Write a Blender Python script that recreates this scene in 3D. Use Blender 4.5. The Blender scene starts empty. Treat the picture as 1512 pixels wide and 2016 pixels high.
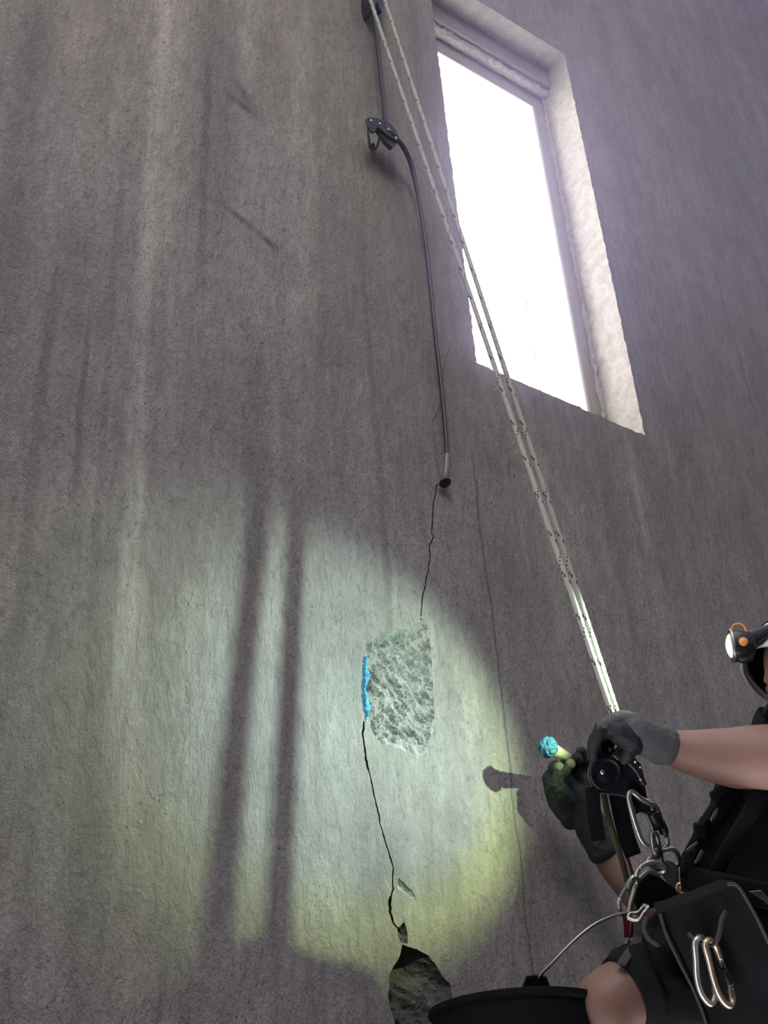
import bpy, bmesh, math, random
from mathutils import Vector, Matrix, noise
from mathutils.geometry import delaunay_2d_cdt
random.seed(7)
scn = bpy.context.scene
COL = scn.collection

# ---------------------------------------------------------------- camera
# world: X runs to the right along the wall, Y into the wall, Z up; the lens is the origin
F = 2515.0; CX, CY = 756.0, 1008.0
zc = Vector((-0.05701572, -0.83360909, 0.54940431))
nc = Vector((-0.57504877, 0.47726821, 0.66448023))
rc = Vector((0.81612997, 0.27804846, 0.50657767))
ROT = Matrix((rc, nc, zc))                       # lens axes (right, down, forward) -> world
AX_R = ROT @ Vector((1, 0, 0)); AX_D = ROT @ Vector((0, 1, 0)); AX_F = ROT @ Vector((0, 0, 1))
cam_d = bpy.data.cameras.new('camera'); cam = bpy.data.objects.new('camera', cam_d); COL.objects.link(cam)
m = Matrix((AX_R, -AX_D, -AX_F)).transposed().to_4x4()
cam.matrix_world = m
cam_d.sensor_fit = 'VERTICAL'; cam_d.sensor_height = 32.0; cam_d.lens = 32.0 * F / 2016.0
cam_d.clip_start = 0.02
scn.camera = cam
WY = 2.1                                          # the wall's face

def P(x, y, d):                                   # a point of the place seen at (x, y), d metres deep
    return ROT @ Vector(((x - CX) / F * d, (y - CY) / F * d, d))
def W(x, y, Y=WY):
    v = ROT @ Vector(((x - CX) / F, (y - CY) / F, 1.0))
    return v * (Y / v.y)

# ---------------------------------------------------------------- light
scn.view_settings.view_transform = 'Standard'
scn.view_settings.look = 'None'
scn.view_settings.gamma = 1
scn.view_settings.exposure = 0.0
scn.view_settings.use_curve_mapping = False

w = bpy.data.worlds.new('world'); scn.world = w; w.use_nodes = True
nt = w.node_tree; nt.nodes.clear()
o_ = nt.nodes.new('ShaderNodeOutputWorld'); bg = nt.nodes.new('ShaderNodeBackground')
tc = nt.nodes.new('ShaderNodeTexCoord'); sp = nt.nodes.new('ShaderNodeSeparateXYZ')
nt.links.new(tc.outputs['Generated'], sp.inputs[0])
mr = nt.nodes.new('ShaderNodeMapRange'); mr.inputs['From Min'].default_value = -0.02; mr.inputs['From Max'].default_value = 0.1
nt.links.new(sp.outputs['Y'], mr.inputs['Value'])
mx = nt.nodes.new('ShaderNodeMix'); mx.data_type = 'RGBA'
up_m = nt.nodes.new('ShaderNodeMapRange'); up_m.interpolation_type = 'SMOOTHSTEP'; up_m.inputs['From Min'].default_value = -0.25; up_m.inputs['From Max'].default_value = 0.9
nt.links.new(sp.outputs['Z'], up_m.inputs['Value'])
ins = nt.nodes.new('ShaderNodeMix'); ins.data_type = 'RGBA'      # the dim inside of the tower: dark below, greyer towards its open top
ins.inputs[6].default_value = (0.016, 0.013, 0.012, 1); ins.inputs[7].default_value = (0.64, 0.66, 0.80, 1)
nt.links.new(up_m.outputs[0], ins.inputs[0]); nt.links.new(ins.outputs[2], mx.inputs[6])
mx.inputs[7].default_value = (14.0, 13.6, 14.4, 1)         # bright overcast daylight outside
nt.links.new(mr.outputs[0], mx.inputs[0]); nt.links.new(mx.outputs[2], bg.inputs[0]); nt.links.new(bg.outputs[0], o_.inputs[0])

def area(name, loc, target, size, power, color):
    L = bpy.data.lights.new(name, 'AREA'); L.shape = 'RECTANGLE'; L.size, L.size_y = size; L.energy = power; L.color = color
    o = bpy.data.objects.new(name, L); COL.objects.link(o); o.location = loc
    o.rotation_euler = (Vector(target) - Vector(loc)).to_track_quat('-Z', 'Y').to_euler()
    return o
# added fill light high up behind the camera, brightens the wall from above
area('fill_high', (-0.5, -1.0, 5.2), (0.9, 2.1, 2.6), (1.8, 1.8), 112, (1.0, 0.945, 0.91))

LAMP = P(1424, 1268, 2.45)
AIM = W(735, 1465)
L = bpy.data.lights.new('headlamp_beam', 'SPOT'); L.energy = 52; L.spot_size = math.radians(112); L.spot_blend = 0.15; L.shadow_soft_size = 0.0055
lo = bpy.data.objects.new('headlamp_beam', L); COL.objects.link(lo); lo.location = LAMP
lo.rotation_euler = (AIM - LAMP).to_track_quat('-Z', 'Y').to_euler()
L.use_nodes = True
def beam(t):
    """the reflector's own beam: an even bluish-white middle, a greenish-yellow rim, a softer and wider side away from the wall"""
    N, K = t.nodes, t.links
    def mt(op, a, b=0.0, c=None, cl=False):
        n = N.new('ShaderNodeMath'); n.operation = op; n.use_clamp = cl
        for i, x in enumerate((a, b, c)):
            if x is None: continue
            if hasattr(x, 'is_output'): K.new(x, n.inputs[i])
            else: n.inputs[i].default_value = x
        return n.outputs[0]
    tc_ = N.new('ShaderNodeTexCoord'); nm = N.new('ShaderNodeVectorMath'); nm.operation = 'NORMALIZE'; K.new(tc_.outputs['Normal'], nm.inputs[0])
    sx = N.new('ShaderNodeSeparateXYZ'); K.new(nm.outputs[0], sx.inputs[0])
    th = mt('ARCCOSINE', mt('ABSOLUTE', sx.outputs['Z']))
    left = mt('MAXIMUM', mt('MULTIPLY', sx.outputs['X'], -1.0), 0.0)
    edge = mt('MULTIPLY_ADD', left, math.radians(14), math.radians(36.0))
    soft = mt('MULTIPLY_ADD', left, math.radians(38), math.radians(10))
    q = mt('DIVIDE', mt('SUBTRACT', edge, th), soft, cl=True)
    q = mt('MULTIPLY', mt('MULTIPLY', q, q), mt('SUBTRACT', 3.0, mt('MULTIPLY', q, 2.0)))
    gain = mt('MULTIPLY_ADD', left, 1.60, 0.78)
    rel0 = mt('DIVIDE', th, math.radians(20)); gain = mt('ADD', gain, mt('MULTIPLY', mt('SUBTRACT', 1.0, mt('MINIMUM', rel0, 1.0)), 0.40))
    rel = mt('DIVIDE', th, edge)
    def sm(v, a_, b_):
        n = N.new('ShaderNodeMapRange'); n.interpolation_type = 'SMOOTHSTEP'; K.new(v, n.inputs['Value'])
        n.inputs['From Min'].default_value = a_; n.inputs['From Max'].default_value = b_; return n.outputs[0]
    down = mt('MULTIPLY', sx.outputs['Y'], -1.0)
    ring = mt('MULTIPLY', sm(rel, 0.50, 0.78), mt('MULTIPLY_ADD', down, 1.2, 0.60, True), cl=True)
    cm = N.new('ShaderNodeMix'); cm.data_type = 'RGBA'; K.new(ring, cm.inputs[0])
    cm.inputs[6].default_value = (0.70, 0.98, 0.83, 1); cm.inputs[7].default_value = (0.74, 1.0, 0.42, 1)
    em = N['Emission']; K.new(cm.outputs[2], em.inputs['Color']); K.new(mt('MULTIPLY', q, gain), em.inputs['Strength'])
beam(L.node_tree)

# ---------------------------------------------------------------- node helpers
class NT:
    def __init__(s, name):
        s.m = bpy.data.materials.new(name); s.m.use_nodes = True; s.t = s.m.node_tree
        s.b = s.t.nodes['Principled BSDF']; s.tc = s.t.nodes.new('ShaderNodeTexCoord')
    def link(s, a, b): s.t.links.new(a, b)
    def val(s, x, sock):
        if hasattr(x, 'is_output'): s.link(x, sock)
        else: sock.default_value = x
    def math(s, op, a, b=0.0, c=None, clamp=False):
        n = s.t.nodes.new('ShaderNodeMath'); n.operation = op; n.use_clamp = clamp
        s.val(a, n.inputs[0]); s.val(b, n.inputs[1])
        if c is not None: s.val(c, n.inputs[2])
        return n.outputs[0]
    def mapping(s, scale, loc=(0, 0, 0)):
        n = s.t.nodes.new('ShaderNodeMapping'); n.inputs['Scale'].default_value = scale; n.inputs['Location'].default_value = loc
        s.link(s.tc.outputs['Object'], n.inputs[0]); return n.outputs[0]
    def noise(s, scale=1.0, detail=4, rough=0.6, vec=None, dist=0.0):
        n = s.t.nodes.new('ShaderNodeTexNoise'); n.inputs['Scale'].default_value = scale; n.inputs['Detail'].default_value = detail
        n.inputs['Roughness'].default_value = rough; n.inputs['Distortion'].default_value = dist
        s.link(vec if vec is not None else s.tc.outputs['Object'], n.inputs['Vector']); return n.outputs['Fac']
    def rng(s, v, a, b, c=0.0, d=1.0, smooth=False):
        n = s.t.nodes.new('ShaderNodeMapRange'); n.interpolation_type = 'SMOOTHSTEP' if smooth else 'LINEAR'
        s.link(v, n.inputs['Value'])
        for k, x in zip(('From Min', 'From Max', 'To Min', 'To Max'), (a, b, c, d)): n.inputs[k].default_value = x
        return n.outputs[0]
    def mix(s, f, a, b, blend='MIX'):
        n = s.t.nodes.new('ShaderNodeMix'); n.data_type = 'RGBA'; n.blend_type = blend
        s.val(f, n.inputs[0])
        for x, k in ((a, 6), (b, 7)):
            if hasattr(x, 'is_output'): s.link(x, n.inputs[k])
            else: n.inputs[k].default_value = tuple(x) + (1,)
        return n.outputs[2]
    def bump(s, h, strength=0.3, dist=0.01):
        n = s.t.nodes.new('ShaderNodeBump'); n.inputs['Strength'].default_value = strength; n.inputs['Distance'].default_value = dist
        s.link(h, n.inputs['Height']); s.link(n.outputs[0], s.b.inputs['Normal'])

def simple(name, color, rough=0.6, metal=0.0, vary=0.25, scale=60, bump=0.0, bdist=0.002, coat=0.0, vec=(1, 1, 1)):
    q = NT(name)
    n = q.noise(scale, 3, 0.6, q.mapping(vec))
    lo_ = tuple(c * (1 - vary) for c in color); hi = tuple(min(1, c * (1 + vary)) for c in color)
    q.link(q.mix(n, lo_, hi), q.b.inputs['Base Color'])
    q.b.inputs['Roughness'].default_value = rough; q.b.inputs['Metallic'].default_value = metal
    q.b.inputs['Coat Weight'].default_value = coat
    if rough >= 0.75 and not metal: q.b.inputs['Specular IOR Level'].default_value = 0.15      # cloth and webbing barely shine
    if bump: q.bump(n, bump, bdist)
    return q.m

# ---------------------------------------------------------------- concrete
def concrete():
    q = NT('concrete')
    xyz = q.t.nodes.new('ShaderNodeSeparateXYZ'); q.link(q.tc.outputs['Object'], xyz.inputs[0])
    X, Z = xyz.outputs['X'], xyz.outputs['Z']
    wob = q.noise(1.0, 3, 0.6, q.mapping((0.6, 0.6, 0.9), (3, 0, 5)))
    wob2 = q.noise(1.0, 4, 0.7, q.mapping((6, 1, 3.5), (1, 0, 2)))
    Xw = q.math('ADD', X, q.math('ADD', q.math('MULTIPLY', q.math('SUBTRACT', wob, 0.5), 0.05), q.math('MULTIPLY', q.math('SUBTRACT', wob2, 0.5), 0.030)))
    s1 = q.noise(1.0, 8, 0.70, q.mapping((8, 1, 0.9)), dist=0.25)
    s2 = q.noise(1.0, 7, 0.72, q.mapping((38, 1, 5.5), (4, 0, 1)), dist=0.4)
    big = q.noise(1.0, 4, 0.6, q.mapping((1.3, 1, 0.9), (7, 0, 2)))
    blot = q.noise(1.0, 6, 0.68, q.mapping((7, 1, 4), (2, 0, 9)))
    fine = q.noise(1.0, 4, 0.75, q.mapping((130, 130, 75)))
    grain = q.noise(1.0, 2, 0.6, q.mapping((420, 420, 300)))
    t = q.math('ADD', q.math('MULTIPLY', s1, 0.34), q.math('MULTIPLY', s2, 0.20))
    t = q.math('ADD', t, q.math('MULTIPLY', big, 0.30))
    t = q.math('ADD', t, q.math('MULTIPLY', blot, 0.30))
    t = q.math('ADD', t, q.math('MULTIPLY', fine, 0.20))
    t = q.rng(t, 0.45, 0.91, 0.0, 1.0)
    cr = q.t.nodes.new('ShaderNodeValToRGB'); q.link(t, cr.inputs[0])
    e = cr.color_ramp.elements
    e[0].position = 0.0; e[0].color = (0.172, 0.156, 0.147, 1)
    e[1].position = 1.0; e[1].color = (0.52, 0.48, 0.45, 1)
    a = cr.color_ramp.elements.new(0.5); a.color = (0.330, 0.302, 0.286, 1)
    col = cr.outputs[0]
    tint = q.noise(1.0, 3, 0.6, q.mapping((2.2, 1, 0.5), (11, 0, 4)))
    col = q.mix(q.rng(tint, 0.42, 0.66, 0.0, 0.35), col, (0.97, 0.89, 0.86), 'MULTIPLY')
    tint2 = q.noise(1.0, 3, 0.6, q.mapping((1.7, 1, 0.6), (31, 0, 14)))
    col = q.mix(q.rng(tint2, 0.45, 0.68, 0.0, 0.5), col, (0.86, 0.90, 0.98), 'MULTIPLY')
    # particular streaks: (x, half width, z low, z high, colour, amount)
    def streak(col, x0, hw, z0, z1, c, amt, fade=0.25, rag=0.9):
        g = q.math('SUBTRACT', 1.0, q.math('DIVIDE', q.math('ABSOLUTE', q.math('SUBTRACT', Xw, x0)), hw), clamp=True)
        g = q.rng(g, 0, 0.75, 0, 1, True)
        za = q.rng(Z, z0 - fade, z0 + fade * 0.3, 0, 1, True); zb = q.rng(Z, z1 - fade * 0.3, z1 + fade, 1, 0, True)
        g = q.math('MULTIPLY', q.math('MULTIPLY', g, za), zb)
        g = q.math('MULTIPLY', g, q.rng(q.math('ADD', s2, q.math('MULTIPLY', blot, 0.6)), 0.5, 1.0, 1 - rag, 1))
        g = q.math('MULTIPLY', g, amt * 0.8, clamp=True)
        return q.mix(g, col, c)
    def X_(x, y): return W(x, y).x
    def Z_(x, y): return W(x, y).z
    LT = (0.60, 0.56, 0.51); DK = (0.11, 0.105, 0.11); RD = (0.29, 0.225, 0.205)
    col = streak(col, X_(285, 600), 0.035, Z_(270, 1300), Z_(310, 0), LT, 0.75)
    col = streak(col, X_(262, 1150), 0.05, Z_(240, 1500), Z_(262, 1100), LT, 0.6)
    col = streak(col, X_(330, 200), 0.06, Z_(330, 500), Z_(340, 0), LT, 0.45)
    col = streak(col, X_(430, 150), 0.10, Z_(430, 420), Z_(440, 0), DK, 0.55)
    col = streak(col, X_(405, 300), 0.02, Z_(400, 560), Z_(405, 150), DK, 0.6, 0.15)
    col = streak(col, X_(590, 200), 0.07, Z_(590, 620), Z_(590, 60), LT, 0.4)
    col = streak(col, X_(505, 950), 0.05, Z_(505, 1150), Z_(505, 700), DK, 0.55, 0.15)
    col = streak(col, X_(570, 900), 0.04, Z_(570, 1010), Z_(570, 780), RD, 0.6, 0.12)
    col = streak(col, X_(725, 640), 0.018, Z_(725, 1250), Z_(722, 520), DK, 0.55)
    col = streak(col, X_(80, 800), 0.02, Z_(80, 1300), Z_(80, 640), DK, 0.55)
    col = streak(col, X_(160, 800), 0.012, Z_(155, 950), Z_(160, 640), DK, 0.7, 0.1)
    col = streak(col, X_(215, 700), 0.015, Z_(215, 1200), Z_(215, 300), DK, 0.4)
    col = streak(col, X_(40, 300), 0.06, Z_(40, 700), Z_(40, 0), DK, 0.35)
    col = streak(col, X_(1215, 1060), 0.04, Z_(1240, 1500), Z_(1195, 900), RD, 0.8)
    col = streak(col, X_(1340, 1150), 0.05, Z_(1370, 1500), Z_(1310, 940), RD, 0.7)
    col = streak(col, X_(1290, 1150), 0.035, Z_(1330, 1500), Z_(1260, 900), LT, 0.35)
    col = streak(col, X_(1080, 1050), 0.05, Z_(1090, 1250), Z_(1060, 900), LT, 0.35)
    col = streak(col, X_(1440, 650), 0.012, Z_(1470, 800), Z_(1435, 560), DK, 0.7, 0.1)
    col = streak(col, X_(820, 100), 0.035, Z_(815, 300), Z_(810, -60), DK, 0.5, 0.15)
    col = streak(col, X_(180, 1700), 0.06, Z_(180, 2000), Z_(180, 1400), DK, 0.35)
    def smudge(col, p0, p1, hw, c, amt):
        """a soft slanting stain between two spots of the wall"""
        a_, b_ = W(*p0), W(*p1); dx, dz = b_.x - a_.x, b_.z - a_.z; LL = math.hypot(dx, dz)
        u = q.math('ADD', q.math('MULTIPLY', q.math('SUBTRACT', X, a_.x), dx / LL), q.math('MULTIPLY', q.math('SUBTRACT', Z, a_.z), dz / LL))
        v = q.math('ADD', q.math('MULTIPLY', q.math('SUBTRACT', X, a_.x), -dz / LL), q.math('MULTIPLY', q.math('SUBTRACT', Z, a_.z), dx / LL))
        v = q.math('ADD', v, q.math('MULTIPLY', q.math('SUBTRACT', wob2, 0.5), hw * 2))
        g = q.math('SUBTRACT', 1.0, q.math('DIVIDE', q.math('ABSOLUTE', v), hw), clamp=True)
        g = q.math('MULTIPLY', g, q.math('MULTIPLY', q.rng(u, -0.03, 0.05, 0, 1, True), q.rng(u, LL - 0.06, LL + 0.03, 1, 0, True)))
        g = q.math('MULTIPLY', g, q.rng(q.math('ADD', s2, q.math('MULTIPLY', blot, 0.8)), 0.6, 1.0, 0.1, 1))
        return q.mix(q.math('MULTIPLY', g, amt, clamp=True), col, c)
    col = smudge(col, (440, 178), (512, 235), 0.026, DK, 0.9)
    col = smudge(col, (470, 160), (500, 225), 0.030, DK, 0.7)
    col = smudge(col, (436, 398), (560, 500), 0.020, DK, 0.9)
    col = smudge(col, (480, 890), (600, 960), 0.05, RD, 0.6)
    # the formwork joint, a fine dark line
    col = streak(col, 1.916, 0.0045, Z_(1075, 1990), Z_(930, 930), (0.09, 0.085, 0.08), 0.95, 0.15, 0.5)
    # speckles and pits
    vo = q.t.nodes.new('ShaderNodeTexVoronoi'); vo.inputs['Scale'].default_value = 1.0; q.link(q.mapping((75, 75, 48)), vo.inputs['Vector'])
    pit = q.math('MULTIPLY', q.rng(vo.outputs['Distance'], 0.03, 0.22, 1, 0), q.rng(blot, 0.50, 0.62, 0, 1))
    col = q.mix(q.math('MULTIPLY', pit, 0.65), col, (0.08, 0.075, 0.07))
    scr = q.noise(1.0, 3, 0.7, q.mapping((80, 1, 34), (0, 0, 3)), dist=1.4)
    mid = q.noise(1.0, 5, 0.7, q.mapping((46, 1, 17), (5, 0, 3)), dist=0.8)
    scr = q.math('MULTIPLY', q.rng(scr, 0.57, 0.66, 0, 1), q.rng(big, 0.38, 0.60, 0.25, 1))
    col = q.mix(q.math('MULTIPLY', scr, 0.38), col, (0.11, 0.10, 0.095))
    col = q.mix(q.math('MULTIPLY', q.rng(grain, 0.3, 0.7, -1, 1), 0.0), col, col)
    gg = q.math('MULTIPLY', q.rng(grain, 0.25, 0.75, 0.78, 1.18), q.rng(mid, 0.3, 0.7, 0.84, 1.14))
    mulc = q.t.nodes.new('ShaderNodeVectorMath'); mulc.operation = 'SCALE'; q.link(col, mulc.inputs[0]); q.link(gg, mulc.inputs['Scale'])
    q.link(mulc.outputs[0], q.b.inputs['Base Color'])
    q.b.inputs['Roughness'].default_value = 0.95; q.b.inputs['Specular IOR Level'].default_value = 0.25
    h = q.math('MULTIPLY', mid, 0.9)
    h = q.math('ADD', h, q.math('MULTIPLY', s2, 0.7))
    h = q.math('ADD', h, q.math('MULTIPLY', blot, 0.7)) #, q.math('MULTIPLY', blot, 0.7))
    h = q.math('ADD', h, q.math('MULTIPLY', fine, 0.5)); h = q.math('ADD', h, q.math('MULTIPLY', s1, 0.8))
    h = q.math('SUBTRACT', h, q.math('MULTIPLY', pit, 0.25)); h = q.math('SUBTRACT', h, q.math('MULTIPLY', scr, 0.12))
    q.bump(h, 0.75, 0.012)
    return q.m
M_CON = concrete()

def rough_mat(name, c0, c1, scale=30, bump=0.6, rough=0.95, bd=0.006):
    q = NT(name)
    a = q.noise(scale, 7, 0.7); b = q.noise(scale * 5, 4, 0.7)
    f = q.math('ADD', q.math('MULTIPLY', a, 0.7), q.math('MULTIPLY', b, 0.3))
    q.link(q.mix(q.rng(f, 0.33, 0.67), c0, c1), q.b.inputs['Base Color'])
    q.b.inputs['Roughness'].default_value = rough; q.b.inputs['Specular IOR Level'].default_value = 0.3
    q.bump(f, bump, bd)
    return q.m
M_CHIP = rough_mat('chipped_concrete', (0.24, 0.235, 0.225), (0.44, 0.43, 0.41), 28, 0.5)
M_SPALL = rough_mat('spalled_concrete', (0.045, 0.043, 0.042), (0.15, 0.145, 0.14), 14, 0.7)  # darkened to stand in for the shade beyond the lamp's beam
M_CRACK = rough_mat('crack_shade', (0.02, 0.016, 0.012), (0.09, 0.06, 0.03), 40, 0.3)  # dark brown puts the crack's inner shade into its colour
M_BLUE = rough_mat('blue_resin', (0.04, 0.24, 0.42), (0.18, 0.50, 0.72), 50, 0.5, 0.55)
M_PLASTER = rough_mat('window_plaster', (0.25, 0.23, 0.195), (0.45, 0.425, 0.37), 26, 1.0, 0.95, 0.016)
M_MORTAR = rough_mat('mortar', (0.28, 0.26, 0.24), (0.50, 0.46, 0.41), 25, 0.9, 0.95, 0.01)

# ---------------------------------------------------------------- object helpers
def props(o, label=None, cat=None, group=None, kind=None):
    for k, v in (('label', label), ('category', cat), ('group', group), ('kind', kind)):
        if v: o[k] = v
    return o
def empty(name, loc, label=None, cat=None, group=None):
    o = bpy.data.objects.new(name, None); COL.objects.link(o); o.location = loc; o.empty_display_size = 0.05
    return props(o, label, cat, group)
def mesh_obj(name, verts, faces, mat, parent=None, smooth=True, mi=None):
    me = bpy.data.meshes.new(name); me.from_pydata([tuple(v) for v in verts], [], faces); me.update()
    for x in (mat if isinstance(mat, (list, tuple)) else [mat]): me.materials.append(x)
    if mi is not None: me.polygons.foreach_set('material_index', mi)
    me.polygons.foreach_set('use_smooth', [smooth] * len(me.polygons))
    o = bpy.data.objects.new(name, me); COL.objects.link(o)
    if parent is not None: attach(o, parent)
    return o
def attach(o, parent):
    mw = o.matrix_world.copy(); o.parent = parent
    o.matrix_parent_inverse = world(parent).inverted()
def world(o):
    mm = Matrix.LocRotScale(o.location, o.rotation_euler.to_quaternion(), o.scale)
    return (world(o.parent) @ o.matrix_parent_inverse @ mm) if o.parent else mm
def bevel(o, w, seg=2):
    b = o.modifiers.new('bevel', 'BEVEL'); b.width = w; b.segments = seg; b.limit_method = 'ANGLE'; b.angle_limit = math.radians(40)
    return o
def catmull(pts, n=8, closed=False):
    out = []; N = len(pts)
    for i in range(N if closed else N - 1):
        g = lambda k: pts[k % N] if closed else pts[max(0, min(N - 1, k))]
        a, b, c, d = g(i - 1), g(i), g(i + 1), g(i + 2)
        for j in range(n):
            t = j / n
            out.append(tuple(0.5 * ((2 * b[k]) + (c[k] - a[k]) * t + (2 * a[k] - 5 * b[k] + 4 * c[k] - d[k]) * t * t + (-a[k] + 3 * b[k] - 3 * c[k] + d[k]) * t ** 3) for k in range(len(a))))
    if not closed: out.append(tuple(pts[-1]))
    return out
def tube_data(path, sides=12, closed=False, flat=None, up=None):
    """path: (Vector, radius) pairs; flat=(a,b) scales the section across/along the normal."""
    vs, fs = [], []; n = len(path); nrm = None
    for i, (p, r) in enumerate(path):
        a = path[(i - 1) % n][0] if (closed or i > 0) else p
        b = path[(i + 1) % n][0] if (closed or i < n - 1) else p
        t = (b - a); t = t.normalized() if t.length > 1e-9 else Vector((0, 0, 1))
        if up is not None: nrm = (up - t * up.dot(t)).normalized()
        elif nrm is None: nrm = t.orthogonal().normalized()
        else: nrm = (nrm - t * nrm.dot(t)).normalized()
        bi = t.cross(nrm)
        for k in range(sides):
            an = 2 * math.pi * k / sides; c, s = math.cos(an), math.sin(an)
            if flat: 
                e = 0.45; c = math.copysign(abs(c) ** e, c) * flat[0]; s = math.copysign(abs(s) ** e, s) * flat[1]
            vs.append(p + nrm * (c * r) + bi * (s * r))
    for i in range(n if closed else n - 1):
        for k in range(sides):
            a = i * sides + k; b = i * sides + (k + 1) % sides; j = (i + 1) % n
            fs.append((a, b, j * sides + (k + 1) % sides, j * sides + k))
    if not closed:
        fs.append(tuple(range(sides - 1, -1, -1))); fs.append(tuple((n - 1) * sides + k for k in range(sides)))
    return vs, fs
def tube(name, pts, mat, parent=None, n=8, sides=12, closed=False, flat=None, up=None, smooth_path=True):
    """pts: (px, py, depth, radius in mm)"""
    q = catmull(pts, n, closed) if smooth_path else pts
    path = [(P(a, b, c), r / 1000) for a, b, c, r in q]
    v, f = tube_data(path, sides, closed, flat, up)
    return mesh_obj(name, v, f, mat, parent)
def wtube(name, pts, mat, parent=None, n=8, sides=12, closed=False):
    """pts: vectors with radius in mm"""
    q = catmull([(p.x, p.y, p.z, r) for p, r in pts], n, closed)
    v, f = tube_data([(Vector(a[:3]), a[3] / 1000) for a in q], sides, closed)
    return mesh_obj(name, v, f, mat, parent)
def plate(name, pts, d, th, mat, parent=None, bev=0.0015, tilt=0.0):
    """a flat machined piece: outline at (px, py), d metres deep, th mm thick; tilt = extra depth per pixel across"""
    x0 = sum(a[0] for a in pts) / len(pts)
    n = len(pts); vs = []
    for s in (-0.5, 0.5):
        for a in pts: vs.append(P(a[0], a[1], d + (a[0] - x0) * tilt) + AX_F * (s * th / 1000))
    fs = [tuple(range(n - 1, -1, -1)), tuple(range(n, 2 * n))] + [(i, (i + 1) % n, n + (i + 1) % n, n + i) for i in range(n)]
    o = mesh_obj(name, vs, fs, mat, parent, smooth=False)
    bm = bmesh.new(); bm.from_mesh(o.data); bmesh.ops.recalc_face_normals(bm, faces=bm.faces); bm.to_mesh(o.data); bm.free()
    return bevel(o, bev)
def disc(name, c, axis, r, th, mat, parent=None, prof=None, seg=40):
    """a turned piece about axis through c; prof = (radius, height) pairs in mm"""
    prof = prof or [(0, -th / 2), (r * .93, -th / 2), (r, -th / 2 * .8), (r, th / 2 * .8), (r * .93, th / 2), (0, th / 2)]
    ax = axis.normalized(); u = ax.orthogonal().normalized(); v = ax.cross(u)
    vs = []; fs = []; n = len(prof)
    for (pr, ph) in prof:
        for k in range(seg):
            a = 2 * math.pi * k / seg
            vs.append(c + ax * (ph / 1000) + (u * math.cos(a) + v * math.sin(a)) * (pr / 1000))
    for i in range(n - 1):
        for k in range(seg):
            fs.append((i * seg + k, i * seg + (k + 1) % seg, (i + 1) * seg + (k + 1) % seg, (i + 1) * seg + k))
    o = mesh_obj(name, vs, fs, mat, parent)
    bm = bmesh.new(); bm.from_mesh(o.data); bmesh.ops.remove_doubles(bm, verts=bm.verts, dist=1e-6); bmesh.ops.recalc_face_normals(bm, faces=bm.faces); bm.to_mesh(o.data); bm.free()
    return o
def smooth_angle(o, deg=35):
    bm = bmesh.new(); bm.from_mesh(o.data)
    for e in bm.edges:
        if len(e.link_faces) == 2 and e.calc_face_angle(0) > math.radians(deg): e.smooth = False
    bm.to_mesh(o.data); bm.free(); return o

def capsule(bm, p1, r1, p2, r2, seg=16, rings=5):
    d = p2 - p1; L_ = d.length
    ax = d.normalized() if L_ > 1e-6 else Vector((0, 0, 1)); u = ax.orthogonal().normalized(); v = ax.cross(u)
    rows = []
    for i in range(rings + 1):
        a = -math.pi / 2 + math.pi / 2 * i / rings; rows.append((p1 + ax * (math.sin(a) * r1), math.cos(a) * r1))
    for i in range(rings + 1):
        a = math.pi / 2 * i / rings; rows.append((p2 + ax * (math.sin(a) * r2), math.cos(a) * r2))
    V = []
    for c, r in rows:
        V.append([bm.verts.new(c + (u * math.cos(2 * math.pi * k / seg) + v * math.sin(2 * math.pi * k / seg)) * max(r, 1e-5)) for k in range(seg)])
    for i in range(len(V) - 1):
        for k in range(seg): bm.faces.new((V[i][k], V[i][(k + 1) % seg], V[i + 1][(k + 1) % seg], V[i + 1][k]))
    bm.faces.new(V[0][::-1]); bm.faces.new(V[-1])
def ellipsoid(bm, c, axes):
    """axes: three Vectors whose lengths are the radii"""
    mtx = Matrix((axes[0], axes[1], axes[2])).transposed().to_4x4(); mtx.translation = c
    bmesh.ops.create_icosphere(bm, subdivisions=3, radius=1.0, matrix=mtx)
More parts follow.
